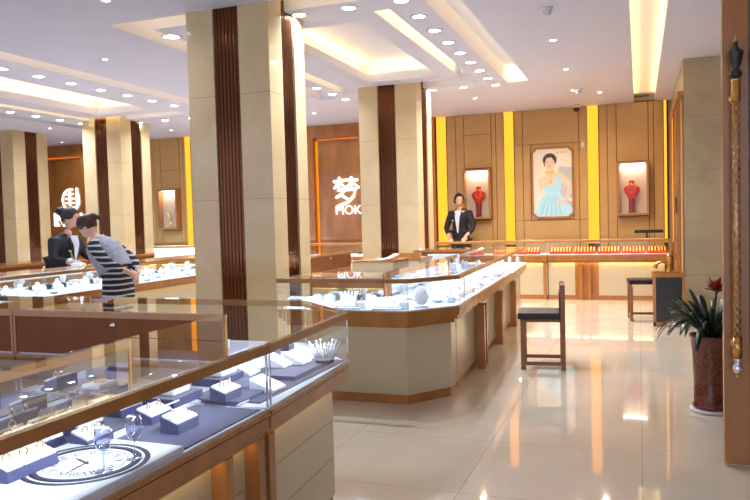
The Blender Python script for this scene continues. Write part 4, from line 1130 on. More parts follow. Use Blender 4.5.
# left island contents
LEFT = 'white jewellery displays in the left island'
for yy in [3.75 + 0.20 * k for k in range(26)]:
    if abs(yy - 6.205) < 0.08: continue
    for col_, off in (('front', 0.12), ('middle', 0.29), ('rear', 0.46)):
        kd = rk.choice(['bust', 'tray', 'cube', 'dish', 'bust', 'cube'])
        place(kd, -5.07 - (yy - 3.4) * 0.0107 - off, yy + random.uniform(-.03, .03), AY + random.uniform(-.2, .2),
              '%s, %s from the near end, %s row of the left island' % (NAMES[kd], nth(('l', kd, col_)), col_),
              '%s row %ss of the left island' % (col_, {'cube': 'block', 'tray': 'tray', 'bust': 'necklace stand', 'dish': 'dish'}[kd]), s=0.95 if kd != 'tray' else 0.7, z=DZ )
for k in range(3):
    place('tray', -2.15 - 0.22 * k, 9.1, 0, 'white tray in the far unit of the middle island, %s' % ['right', 'middle', 'left'][k], 'trays in the far unit of the middle island', s=0.8)
for k in range(5):
    place('cube', -1.95 - 0.42 * k, 3.05, PI, 'white block behind the dark doors at left, %s from the right' % ORD[k], 'pale blocks of the low rear showcases')

# red trays with gold bracelets in the back counter
def red_tray(lab, grp):
    t = thing('gold_tray', lab, 'jewel tray', (0, 0, 0), 0, grp)
    MB().add([(-0.16, -0.09, 0), (0.16, -0.09, 0), (0.16, 0.09, 0), (-0.16, 0.09, 0), (-0.16, -0.09, 0.02), (0.16, -0.09, 0.02), (0.16, 0.09, 0.085), (-0.16, 0.09, 0.085)],
             [(0, 3, 2, 1), (4, 5, 6, 7), (0, 1, 5, 4), (1, 2, 6, 5), (2, 3, 7, 6), (3, 0, 4, 7)]).build('tray', 'red', t)
    return t
rt_ = None; br0 = None
TR = [(-1.98, 'under the saleswoman side'), (-1.60, 'left of the case joint'), (-1.12, 'right of the case joint'), (-0.775, 'above the wooden recess'), (-0.43, 'left of the middle right'), (-0.085, 'second from the right end'), (0.235, 'at the right end')]
for k, (x, l) in enumerate(TR):
    lab = 'red slanted tray of gold bracelets in the back counter, %s' % ['leftmost', 'second from left', 'third from left', 'middle one', 'fifth from left', 'sixth from left', 'rightmost'][k]
    if rt_ is None:
        rt_ = red_tray(lab, 'red trays in the back counter'); rt_.location = (x, 11.22, 0.6805); sx = 1
    else:
        c = copy_tree(rt_, (x, 11.22, 0.6805), 0, lab, 'red trays in the back counter')
        if k == 6: c.scale = (0.85, 1, 1)
    nb = 7 if k < 6 else 6
    for j in range(nb):
        bx0 = x - 0.135 + 0.27 * j / 6 if k < 6 else x - 0.11 + 0.22 * j / 5
        lab2 = '%s gold bracelet from the left on the %s red tray' % (ORD[j], ['leftmost', 'second', 'third', 'middle', 'fifth', 'sixth', 'rightmost'][k])
        grp2 = 'gold bracelets on the %s red tray' % ['leftmost', 'second', 'third', 'middle', 'fifth', 'sixth', 'rightmost'][k]
        if br0 is None:
            m_ = MB(); R_ = 0.016
            m_.bar((0, -0.072, 0), (0, 0.072, 0), 0.022, 0.016)
            for q2 in range(5): m_.ball((0, -0.058 + 0.029 * q2, 0.010), 0.0125, 5, (0.95, 1, 0.7))
            m_.xf(Matrix.Rotation(math.atan(0.361), 4, 'X'))
            br0 = tag(m_.build('gold_bracelet', 'goldbar'), lab2, 'bracelet', grp2); br0.location = (bx0, 11.22, 0.6805 + 0.0645)
        else:
            c = br0.copy(); COL.objects.link(c); c.location = (bx0, 11.22, 0.6805 + 0.0645); c['label'] = lab2; c['group'] = grp2
# white trays in left part of the back counter
for k in range(4):
    place('tray', -2.45 - 0.24 * k, 11.25, 0, 'white tray in the back counter before the saleswoman, %s from the right' % ORD[k], 'white trays before the standing saleswoman', z=0.6805, s=0.9)
for k in range(7):
    place('tray', -4.3 - 0.24 * k, 11.25, 0, 'white tray in the back counter beyond the column, %s from the right' % ORD[k], 'white trays beyond the middle column', z=0.6805, s=0.9)
# necklace card lying on the back counter
t = thing('gold_tray', 'small cream cloth with gold chain lying on top of the back counter', 'jewel cloth', (-1.63, 11.15, 0.8955), 0.4)
MB().prism([(-0.14, -0.03), (0.13, -0.05), (0.15, 0.03), (-0.1, 0.05)], 0, 0.006).build('cloth', 'cream', t)
MB().tube([(-0.12 + 0.024 * k, 0.012 * math.sin(k * 1.3), 0.011) for k in range(10)], 0.005, 6).build('chain', 'gold', t)

# ================================================================ SEATS AND SMALL FURNITURE
def chair(loc, rz, lab, back=True, w=0.36, d=0.36, sh=0.46):
    t = thing('shop_chair' if back else 'shop_stool', lab, 'chair' if back else 'stool', loc, rz)
    a, b = w / 2, d / 2
    L = 0.034
    for sx in (-1, 1):
        x0, x1 = (a - L, a) if sx > 0 else (-a, -a + L)
        MB().bev(x0, x1, -b, -b + L * 1.2, 0, sh - 0.065, 0.003).build('leg', 'chairwood', t)
        MB().bev(x0, x1, b - L * 1.1, b, 0, (0.70 if back else sh - 0.065), 0.003).build('leg', 'chairwood', t)
        MB().bev(x0 + 0.006, x1 - 0.006, -b + L * 1.2, b - L * 1.1, 0.035, 0.065, 0.003).build('stretcher', 'chairwood', t)
    fr = MB(); fr.bev(-a, a, -b, -b + 0.025, sh - 0.065, sh - 0.042, 0.002).bev(-a + 0.0, -a + 0.025, -b + 0.025, b - L * 1.1, sh - 0.065, sh - 0.042, 0.002).bev(a - 0.025, a, -b + 0.025, b - L * 1.1, sh - 0.065, sh - 0.042, 0.002)
    fr.build('seat_rail', 'chairwood', t)
    MB().bev(-a - 0.008, a + 0.008, -b - 0.02, b - L * 1.15, sh - 0.041, sh + 0.012, 0.010).build('seat', 'black', t)
    if back:
        MB().bev(-a + L + 0.002, a - L - 0.002, b - 0.045, b - 0.002, sh + 0.02, 0.64, 0.008).build('backrest', 'black', t)
        MB().bev(-a + L, a - L, b - L * 1.1 + 0.004, b - 0.004, 0.645, 0.69, 0.003).build('back_rail', 'chairwood', t)
    else:
        MB().bev(-a + L, a - L, -b + 0.01, -b + 0.03, 0.035, 0.065, 0.003).build('stretcher', 'chairwood', t)
    return t
chair((-0.775, 6.16, 0), -PI / 2 + 0.12, 'low wooden chair with black seat beside the middle showcase')
chair((0.08, 9.12, 0), PI + 0.1, 'wooden stool with black cushion left of the small side cabinet', back=False, w=0.42, d=0.36, sh=0.47)

# small glazed side cabinet with brass device
t = thing('side_cabinet', 'small brass edged cabinet with dark glass front behind the plant', 'cabinet', (0.30, 8.72, 0))
m_ = MB()
for sx in (-0.165, 0.135):
    for sy in (-0.16, 0.13): m_.bev(sx, sx + 0.03, sy, sy + 0.03, 0, 0.55, 0.003)
m_.bev(-0.165, 0.165, -0.16, 0.16, 0.0, 0.05, 0.003).bev(-0.175, 0.175, -0.17, 0.17, 0.55, 0.585, 0.004); m_.build('frame', 'wood', t)
MB().box(-0.135, 0.135, -0.155, 0.14, 0.052, 0.548).build('dark_pane', 'darkmetal', t)
MB().box(-0.17, 0.17, -0.165, 0.165, 0.586, 0.594).build('brass_top', 'brass', t)
t = thing('brass_scale', 'brass tap shaped device on top of the small side cabinet', 'brass device', (0.28, 8.70, 0.595))
MB().bev(-0.13, 0.13, -0.08, 0.08, 0, 0.012, 0.003).build('base', 'brass', t)
MB().lathe([(0.030, 0.012), (0.026, 0.03), (0.022, 0.16), (0.028, 0.17), (0.028, 0.2), (1e-5, 0.205)], 18, (0.03, 0, 0)).build('column', 'brass', t)
MB().tube([(0.02, 0, 0.10), (-0.05, 0, 0.12), (-0.10, 0, 0.10), (-0.12, 0, 0.05)], [0.018, 0.018, 0.02, 0.024], 12).build('spout', 'brass', t)

# glazed cabinet front on the right, in front of the pier wall
t = thing('glass_cabinet', 'tall wood framed glass cabinet against the right wall by the back counter', 'cabinet', (0.455, 10.75, 0))
for y0 in (-1.5, -1.0, -0.15, 0.70):
    MB().bev(-0.018, 0.008, y0 - 0.02, y0 + 0.02, 0.0, 2.62, 0.003).build('post', 'wood', t)
m_ = MB(); m_.bev(-0.02, 0.043, -1.53, 0.73, 2.62, 2.68, 0.004).build('rail', 'wood', t); MB().bev(-0.034, 0.043, -1.469, 0.67, 0.0, 0.08, 0.003).build('rail', 'wood', t)
for a, b in ((-1.47, -1.03), (-0.97, -0.18), (-0.12, 0.67)):
    MB().box(-0.006, -0.001, a, b, 0.081, 2.619).build('pane', 'glass', t)
MB().box(0.030, 0.043, -1.46, 0.66, 0.081, 2.619).build('back_panel', 'panel', t)
MB().box(-0.03, -0.019, -1.04, -1.01, 1.25, 1.45).build('hinge', 'darkmetal', t)
# display stand: black flat tray on a pole
t = thing('counter_tray', 'black shallow tray standing above the right end of the back counter', 'tray', (0.10, 11.2, 0.896))
MB().lathe([(0.05, 0), (0.05, 0.006), (0.012, 0.01), (0.012, 0.08)], 16).build('foot', 'brass', t)
MB().bev(-0.17, 0.22, -0.09, 0.09, 0.08, 0.125, 0.006).build('tray', 'black', t)

# potted plant
px_, py_ = 0.42, 4.98
t = thing('potted_plant', 'dark leaved plant with red flower in a tall speckled brown pot', 'plant', (px_, py_, 0))
MB().lathe([(0.115, 0.0), (0.128, 0.004), (0.130, 0.018), (0.124, 0.022)], 40).build('saucer', 'white', t)
MB().lathe([(0.108, 0.023), (0.112, 0.028), (0.116, 0.045), (0.106, 0.055), (0.106, 0.2), (0.114, 0.38), (0.126, 0.475), (0.131, 0.48), (0.131, 0.49), (0.120, 0.49), (0.117, 0.465), (1e-5, 0.463)], 40).build('pot', 'pot', t)
MB().lathe([(0.116, 0.464), (0.116, 0.472), (1e-5, 0.475)], 30).build('soil', 'soil', t)
def leaf(az, L, lift, droop, w, r0=0.03, tw=0.0, z0=0.47):
    m_ = MB(); n = 12; vs = []
    d = Vector((math.cos(az), math.sin(az), 0)); sd = Vector((-math.sin(az), math.cos(az), 0))
    for k in range(n + 1):
        s = k / n
        p = d * (r0 + L * s * (0.85 - 0.15 * s)) + Vector((0, 0, z0 + lift * s - droop * s * s))
        ww = w * (0.35 + 1.3 * s) * (1 - s) ** 0.55 if s < 1 else 0.0
        ww = max(ww, 0.0012)
        side = sd
        vs += [p - side * ww + Vector((0, 0, ww * 0.45)), p - Vector((0, 0, 0.001)), p + side * ww + Vector((0, 0, ww * 0.45)), p + Vector((0, 0, 0.0015))]
    fs = []
    for k in range(n):
        a = 4 * k; b = a + 4
        for i in range(4): fs.append((a + i, a + (i + 1) % 4, b + (i + 1) % 4, b + i))
    fs += [(0, 1, 2, 3), (4 * n + 3, 4 * n + 2, 4 * n + 1, 4 * n)]
    return m_.add(vs, fs, True)
rnd = random.Random(3)
for k in range(60):
    az = k * 2.39996 + rnd.uniform(-.2, .2); tier = k / 60
    L = 0.50 - 0.24 * tier + rnd.uniform(-.05, .05)
    lift = 0.42 + 0.0 * tier + rnd.uniform(-.06, .04); droop = (0.46 - 0.34 * tier) + rnd.uniform(-.04, .06)
    leaf(az, L, lift, droop, rnd.uniform(0.022, 0.034)).build('leaf', 'leaf', t)
m_ = MB()
for k in range(26):
    az = k * 2.39996; s = k / 26
    lf = leaf(az, 0.10 - 0.04 * s, 0.03 + 0.06 * s, 0.02 * (1 - s), 0.018, r0=0.004, z0=0.78 + 0.01 * s); m_.add(lf.v, lf.f, True)
m_.xf(Matrix.Translation((0.03, -0.03, -0.02))); fl = m_.build('red_flower', 'bract', t)
MB().tube([(0, 0, 0.49), (0.015, -0.015, 0.62), (0.03, -0.03, 0.78)], 0.007, 8).build('stem', 'leaf', t)

# ================================================================ ENTRANCE DOOR LEAF
dx, dy = 0.385, 3.93
t = thing('door_3', None, None, (dx, dy, 0), math.radians(2))
t['kind'] = 'structure'
DH = 2.42; DWID = 0.95
MB().bev(0, 0.115, -0.022, 0.022, 0.012, DH, 0.003).build('stile', 'wood', t)
MB().bev(DWID - 0.115, DWID, -0.022, 0.022, 0.012, DH, 0.003).build('stile', 'wood', t)
MB().bev(0.115, DWID - 0.115, -0.022, 0.022, 0.012, 0.20, 0.003).build('bottom_rail', 'wood', t)
MB().bev(0.115, DWID - 0.115, -0.022, 0.022, DH - 0.1, DH, 0.003).build('top_rail', 'wood', t)
MB().box(0.117, DWID - 0.117, -0.004, 0.004, 0.202, DH - 0.102).build('pane', 'doorglass', t)
m_ = MB()
for z in (0.66, 1.02, 1.52, 1.90): m_.box(0.116, DWID - 0.116, -0.012, -0.005, z, z + 0.022)
for xx in (0.20, 0.50): m_.box(xx, xx + 0.015, -0.0125, -0.0055, 0.2, DH - 0.1)
m_.build('glazing_bar', 'darkmetal', t)
h = MB()
hx, hy = 0.052, -0.075
hd = MB().tube([(hx, hy, 0.57), (hx, hy, 1.86)], 0.0155, 16).build('door_handle', 'steelbronze', t)
g2 = MB()
for hand in (1, -1):
    for s_ in range(4):
        g2.tube([(hx + 0.0165 * math.cos(hand * a + s_ * HP), hy + 0.0165 * math.sin(hand * a + s_ * HP), 0.655 + 1.14 * a / 44.0) for a in [0.5 * k for k in range(89)]], 0.0022, 5)
g2.build('grip_lattice', 'brass', hd)
MB().lathe([(0.0205, 0.555), (0.0205, 0.655)], 18, (hx, hy, 0)).build('ferrule', 'brass', hd)
MB().lathe([(0.0205, 1.79), (0.0205, 1.885), (0.024, 1.888), (0.024, 1.896)], 18, (hx, hy, 0)).build('ferrule', 'brass', hd)
MB().lathe([(0.012, 1.898), (0.028, 1.910), (0.030, 1.925), (0.018, 1.940), (0.016, 1.950), (0.026, 1.970), (0.034, 2.015), (0.036, 2.025), (0.02, 2.037), (0.01, 2.055), (0.013, 2.070), (0.006, 2.085), (1e-5, 2.100)], 8, (hx, hy, 0)).build('lantern_finial', 'darkmetal', hd)
MB().lathe([(0.010, 2.033), (0.014, 2.045), (0.008, 2.057), (0.012, 2.073), (0.005, 2.091), (1e-5, 2.107)], 12, (hx, hy, 0)).build('finial_tip', 'brass', hd)
MB().lathe([(1e-5, 0.450), (0.006, 0.457), (0.008, 0.467), (0.004, 0.475)], 12, (hx, hy, 0)).build('finial_tip', 'brass', hd)
MB().lathe([(0.006, 0.473), (0.020, 0.485), (0.026, 0.505), (0.016, 0.520), (0.013, 0.530), (0.020, 0.545), (0.015, 0.555)], 8, (hx, hy, 0)).build('crystal_knob', 'silver', hd)
for z in (0.62, 1.81):
    MB().tube([(hx, hy + 0.012, z), (hx, -0.022, z)], 0.009, 10).build('handle_mount', 'brass', hd)
    MB().lathe([(0.028, 0), (0.028, -0.006), (0.015, -0.012)], 20, (hx - 0.0, -0.0225, z), Matrix.Rotation(-PI / 2, 3, 'X')).build('rosette', 'brass', hd)

# ================================================================ PEOPLE
def skin_mesh(name, joints, edges, material, parent=None, root=None, levels=2, remesh=None, extra=None):
    """one continuous surface grown over a skeleton; joints: name -> (x, y, z, rx[, ry])"""
    names = list(joints); idx = {n: i for i, n in enumerate(names)}
    me = bpy.data.meshes.new(name + '_skel')
    me.from_pydata([joints[n][:3] for n in names], [(idx[a], idx[b]) for a, b in edges], [])
    ob = bpy.data.objects.new(name + '_skel', me); COL.objects.link(ob)
    ob.modifiers.new('skin', 'SKIN').use_smooth_shade = True
    if not me.skin_vertices:
        bm = bmesh.new(); bm.from_mesh(me); bm.verts.layers.skin.verify(); bm.to_mesh(me); bm.free()
    for i, n in enumerate(names):
        j = joints[n]; sv = me.skin_vertices[0].data[i]
        sv.radius = (j[3], j[4] if len(j) > 4 else j[3]); sv.use_root = (n == root)
    su = ob.modifiers.new('sub', 'SUBSURF'); su.levels = levels; su.render_levels = levels
    bpy.context.view_layer.update()
    out = bpy.data.meshes.new_from_object(ob.evaluated_get(bpy.context.evaluated_depsgraph_get()))
    bpy.data.objects.remove(ob)
    if extra:
        bm = bmesh.new(); bm.from_mesh(out)
        for e in extra:
            tmp = bpy.data.meshes.new('tmp'); tmp.from_pydata(e.v, [], e.f); bm.from_mesh(tmp); bpy.data.meshes.remove(tmp)
        bm.to_mesh(out); bm.free()
    if remesh:
        o2 = bpy.data.objects.new('tmp', out); COL.objects.link(o2)
        r = o2.modifiers.new('r', 'REMESH'); r.mode = 'VOXEL'; r.voxel_size = remesh; r.use_smooth_shade = True
        s = o2.modifiers.new('s', 'SMOOTH'); s.factor = 0.5; s.iterations = 2
        bpy.context.view_layer.update()
        out = bpy.data.meshes.new_from_object(o2.evaluated_get(bpy.context.evaluated_depsgraph_get()))
        bpy.data.objects.remove(o2)
    out.materials.clear(); out.materials.append(M[material])
    for p in out.polygons: p.use_smooth = True
    o = bpy.data.objects.new(name, out); COL.objects.link(o)
    if parent is not None: o.parent = parent
    return o

def head_shape(c, rot, s=1.0):
    """head facing +y with brow, nose, lips, chin and ears"""
    m_ = MB(); n = 28; mrings = 20; vs = []; fs = []
    for k in range(mrings + 1):
        ph = PI * k / mrings; zz = -math.cos(ph); q = math.sin(ph)
        for i in range(n):
            a = 2 * PI * i / n; x = q * math.cos(a); y = q * math.sin(a)
            X = x * 0.074; Y_ = y * 0.092; Z_ = zz * 0.112
            if zz < 0:   # jaw narrows, the back of the skull pulls in
                X *= 1 + 0.28 * zz; 
                if y < 0: Y_ *= 1 + 0.45 * zz
                else: Y_ *= 1 + 0.10 * zz
            if y > 0.6 and abs(x) < 0.55:
                if -0.05 < zz < 0.2: Y_ -= 0.006 * (1 - abs(zz - 0.08) / 0.13) * (1 if abs(x) > 0.15 else 0)   # eye sockets
                if abs(x) < 0.25 and -0.38 < zz < 0.12: Y_ += 0.024 * (1 - abs(x) / 0.25) * (0.12 - zz) / 0.5   # nose
                if abs(x) < 0.4 and -0.66 < zz < -0.48: Y_ += 0.006
                if abs(x) < 0.35 and -0.9 < zz < -0.75: Y_ += 0.008
            vs.append(Vector((X, Y_, Z_)) * s)
    for k in range(mrings):
        for i in range(n): fs.append((k * n + i, k * n + (i + 1) % n, (k + 1) * n + (i + 1) % n, (k + 1) * n + i))
    m_.add(vs, fs, True)
    for sx in (-1, 1):
        st_ = len(m_.v); m_.ball((sx * 0.074 * s, -0.008 * s, -0.002 * s), 0.030 * s, 8, (0.28, 0.65, 1.0))
    m_.xf(Matrix.Translation(c) @ rot.to_4x4())
    return m_

def hand(J, E, wrist, d, side, nrm, pre, s=1.0, curl=0.5):
    """palm and five bent fingers hung on the wrist joint"""
    d = Vector(d).normalized(); nrm = Vector(nrm); nrm = (nrm - d * nrm.dot(d)).normalized(); sd = d.cross(nrm) * side
    w = Vector(J[wrist][:3])
    pm_ = w + d * 0.05 * s
    J[pre + 'palm'] = (*pm_, 0.030 * s, 0.015 * s); E.append((wrist, pre + 'palm'))
    J[pre + 'kn'] = (*(w + d * 0.085 * s), 0.034 * s, 0.013 * s); E.append((pre + 'palm', pre + 'kn'))
    fing = []
    for k, (off, ln) in enumerate(((-0.030, 0.062), (-0.010, 0.075), (0.010, 0.070), (0.029, 0.055))):
        b = w + d * 0.078 * s + sd * off * s
        p1 = b + d * ln * 0.40 * s - nrm * curl * 0.012 * s
        p2 = p1 + (d * (1 - curl * 0.6) - nrm * curl).normalized() * ln * 0.33 * s
        p3 = p2 + (d * (1 - curl) - nrm * curl * 1.2).normalized() * ln * 0.27 * s
        fing.append([b, p1, p2, p3])
    b = w + d * 0.03 * s - sd * 0.022 * s
    fing.append([b, b + (d - sd * 0.9).normalized() * 0.035 * s, b + (d - sd * 0.9).normalized() * 0.035 * s + (d - sd * 0.2 - nrm * 0.4).normalized() * 0.045 * s])
    out = []
    for f in fing:
        rr = [0.0095 * s, 0.0088 * s, 0.008 * s, 0.0065 * s][:len(f)]
        m_ = MB(); m_.tube(f, rr, 8); m_.ball(tuple(f[-1]), rr[-1], 5); out.append(m_)
    return out

def limb(J, E, a, b, pts):
    pass

# ---- saleswoman standing at the back counter
def saleswoman_back():
    t = thing('person', 'person in a black suit standing behind the back counter, looking left', 'person', (-2.84, 11.98, 0), PI - 0.2)
    J = dict(pel=(0, 0, 0.93, .13, .10), sp=(0, 0.01, 1.05, .115, .085), ch=(0, 0.03, 1.22, .135, .095), uc=(0, 0.03, 1.33, .12, .08), nk=(0, 0.03, 1.41, .05), hd=(0, 0.045, 1.47, .045),
             hl=(-.09, 0, .86, .085), kl=(-.09, 0.02, .48, .058), al=(-.09, -.01, .09, .038), tl=(-.09, .12, .035, .035),
             hr=(.09, 0, .86, .085), kr=(.09, 0.02, .48, .058), ar=(.09, -.01, .09, .038), tr=(.09, .12, .035, .035),
             sl=(-.165, .02, 1.34, .052), el=(-.26, .07, 1.10, .041), wl=(-.20, .27, .955, .026),
             sr=(.165, .02, 1.34, .052), er=(.25, .06, 1.10, .041), wr=(.08, .28, .94, .026))
    E = [('pel', 'sp'), ('sp', 'ch'), ('ch', 'uc'), ('uc', 'nk'), ('nk', 'hd'), ('pel', 'hl'), ('hl', 'kl'), ('kl', 'al'), ('al', 'tl'), ('pel', 'hr'), ('hr', 'kr'), ('kr', 'ar'), ('ar', 'tr'),
         ('uc', 'sl'), ('sl', 'el'), ('el', 'wl'), ('uc', 'sr'), ('sr', 'er'), ('er', 'wr')]
    JB = dict(J)
    ex = hand(JB, E, 'wl', (-.1, 1, -.35), 1, (0, .3, 1), 'l', curl=0.45) + hand(JB, E, 'wr', (-.6, .9, -.3), -1, (0, .3, 1), 'r', curl=0.45)
    rot = Matrix.Rotation(0.55, 3, 'Z') @ Matrix.Rotation(-0.12, 3, 'X')
    hc = Vector((0, .055, 1.56))
    ex.append(head_shape(hc, rot))
    body = skin_mesh('body', JB, E, 'skin', t, 'pel', remesh=0.007, extra=ex)
    Ec = [('pel', 'sp'), ('sp', 'ch'), ('ch', 'uc'), ('uc', 'sl'), ('sl', 'el'), ('el', 'cl'), ('uc', 'sr'), ('sr', 'er'), ('er', 'cr'), ('pel', 'hem')]
    Jc = {k: (*J[k][:3], J[k][3] + .022, (J[k][4] if len(J[k]) > 4 else J[k][3]) + .022) for k in ('pel', 'sp', 'ch', 'uc', 'sl', 'el', 'sr', 'er')}
    Jc['hem'] = (0, 0, .84, .165, .125)
    Jc['uc'] = (0, 0.03, 1.345, .12, .085); Jc['el'] = (*J['el'][:3], .052); Jc['er'] = (*J['er'][:3], .052)
    Jc['cl'] = (-.215, .215, .99, .042); Jc['cr'] = (.13, .22, .985, .042)
    skin_mesh('jacket', Jc, Ec, 'jacket', t, 'pel', remesh=0.012, extra=[MB().ball((0, 0.012, 1.385), 0.088, 10, (1.35, 0.85, 0.62))])
    clothes_front(t, 0.0, 1.34, 0.146, 1.02, 0.128)
    skin_mesh('trousers', dict(pel=(0, 0, .92, .14, .115), hl=(-.09, 0, .84, .098), kl=(-.09, 0.02, .48, .08), al=(-.09, 0, .1, .07), hr=(.09, 0, .84, .098), kr=(.09, 0.02, .48, .08), ar=(.09, 0, .1, .07)),
              [('pel', 'hl'), ('hl', 'kl'), ('kl', 'al'), ('pel', 'hr'), ('hr', 'kr'), ('kr', 'ar')], 'jacket', t, 'pel', remesh=0.015)
    hair_cap(t, hc, rot, 'hair', 'bob'); face(t, hc, rot)
    return t

def clothes_front(t, x, ztop, ytop, zbot, ybot):
    m_ = MB(); m_.add([(-.055, ytop - .03, ztop + .05), (.055, ytop - .03, ztop + .05), (.05, ytop, ztop - .06), (0.012, ybot + .012, zbot), (-.012, ybot + .012, zbot), (-.05, ytop, ztop - .06),
                       (-.055, ytop - .07, ztop + .05), (.055, ytop - .07, ztop + .05), (.05, ytop - .05, ztop - .06), (0.012, ybot - .03, zbot), (-.012, ybot - .03, zbot), (-.05, ytop - .05, ztop - .06)],
                      [(0, 1, 2, 3, 4, 5), (11, 10, 9, 8, 7, 6), (0, 6, 7, 1), (1, 7, 8, 2), (2, 8, 9, 3), (3, 9, 10, 4), (4, 10, 11, 5), (5, 11, 6, 0)])
    m_.build('shirt_front', 'shirt', t)
    for sx in (-1, 1):
        l = MB(); l.add([(sx * .055, ytop - .045, ztop + .06), (sx * .085, ytop - .03, ztop - .03), (sx * .07, ytop + .004, ztop - .10), (sx * .012, ybot + .016, zbot), (sx * .045, ytop + .006, ztop - .06)], [(0, 1, 2, 3, 4)])
        o = l.build('lapel', 'jacket', t); so_ = o.modifiers.new('th', 'SOLIDIFY'); so_.thickness = 0.008
    MB().bev(.05, .11, ytop - .022, ytop - .008, ztop - .125, ztop - .105, 0.002).build('name_badge', 'gold', t)

def hair_cap(t, hc, rot, m_, style):
    h = MB(); n = 28; K = 18; vs = []; fs = []
    for k in range(K + 1):
        ph = PI * k / K; zz = math.cos(ph); q = math.sin(ph)
        for i in range(n):
            a = 2 * PI * i / n; x = q * math.cos(a); y = q * math.sin(a)
            sc = 1.0
            X, Y_, Z_ = x * 0.092, y * 0.108 - 0.008, zz * 0.126 + 0.006
            low = -0.35 if style == 'bob' else -0.15
            if y > 0.25:      # hairline: lift off the face
                lim = 0.52 if abs(x) < 0.62 else 0.1
                if zz < lim: Y_ = min(Y_, 0.045 + 0.03 * max(0, zz)); X *= 0.80
            if zz < low: X *= 0.78; Y_ = Y_ * 0.72 - 0.012; Z_ = low * 0.126 + (zz - low) * 0.05
            vs.append((X, Y_, Z_))
    for k in range(K):
        for i in range(n): fs.append((k * n + i, k * n + (i + 1) % n, (k + 1) * n + (i + 1) % n, (k + 1) * n + i))
    h.add(vs, fs, True)
    if style == 'bun':
        h.ball((0, -0.125, 0.055), 0.055, 10, (1, 0.9, 0.9))
    if style == 'tail':
        h.ball((0, -0.105, 0.03), 0.045, 10, (1, 1, 1)); h.tube([(0, -0.12, 0.02), (0.01, -0.145, -0.01), (0.015, -0.14, -0.05)], [0.03, 0.024, 0.008], 10)
    h.xf(Matrix.Translation(hc) @ rot.to_4x4())
    return h.build('hair', m_, t)

def face(t, hc, rot):
    e = MB()
    for sx in (-1, 1): e.ball((sx * 0.031, 0.081, 0.008), 0.0095, 6, (1.3, 0.5, 0.6))
    e.xf(Matrix.Translation(hc) @ rot.to_4x4()); e.build('eyes', 'hair', t)
    e = MB()
    for sx in (-1, 1): e.bar((sx * 0.016, 0.087, 0.031), (sx * 0.048, 0.078, 0.033), 0.006, 0.005)
    e.xf(Matrix.Translation(hc) @ rot.to_4x4()); e.build('brows', 'hair', t)
    e = MB().ball((0, 0.090, -0.064), 0.018, 6, (1, 0.35, 0.35)); e.xf(Matrix.Translation(hc) @ rot.to_4x4()); e.build('mouth', 'lips', t)

saleswoman_back()

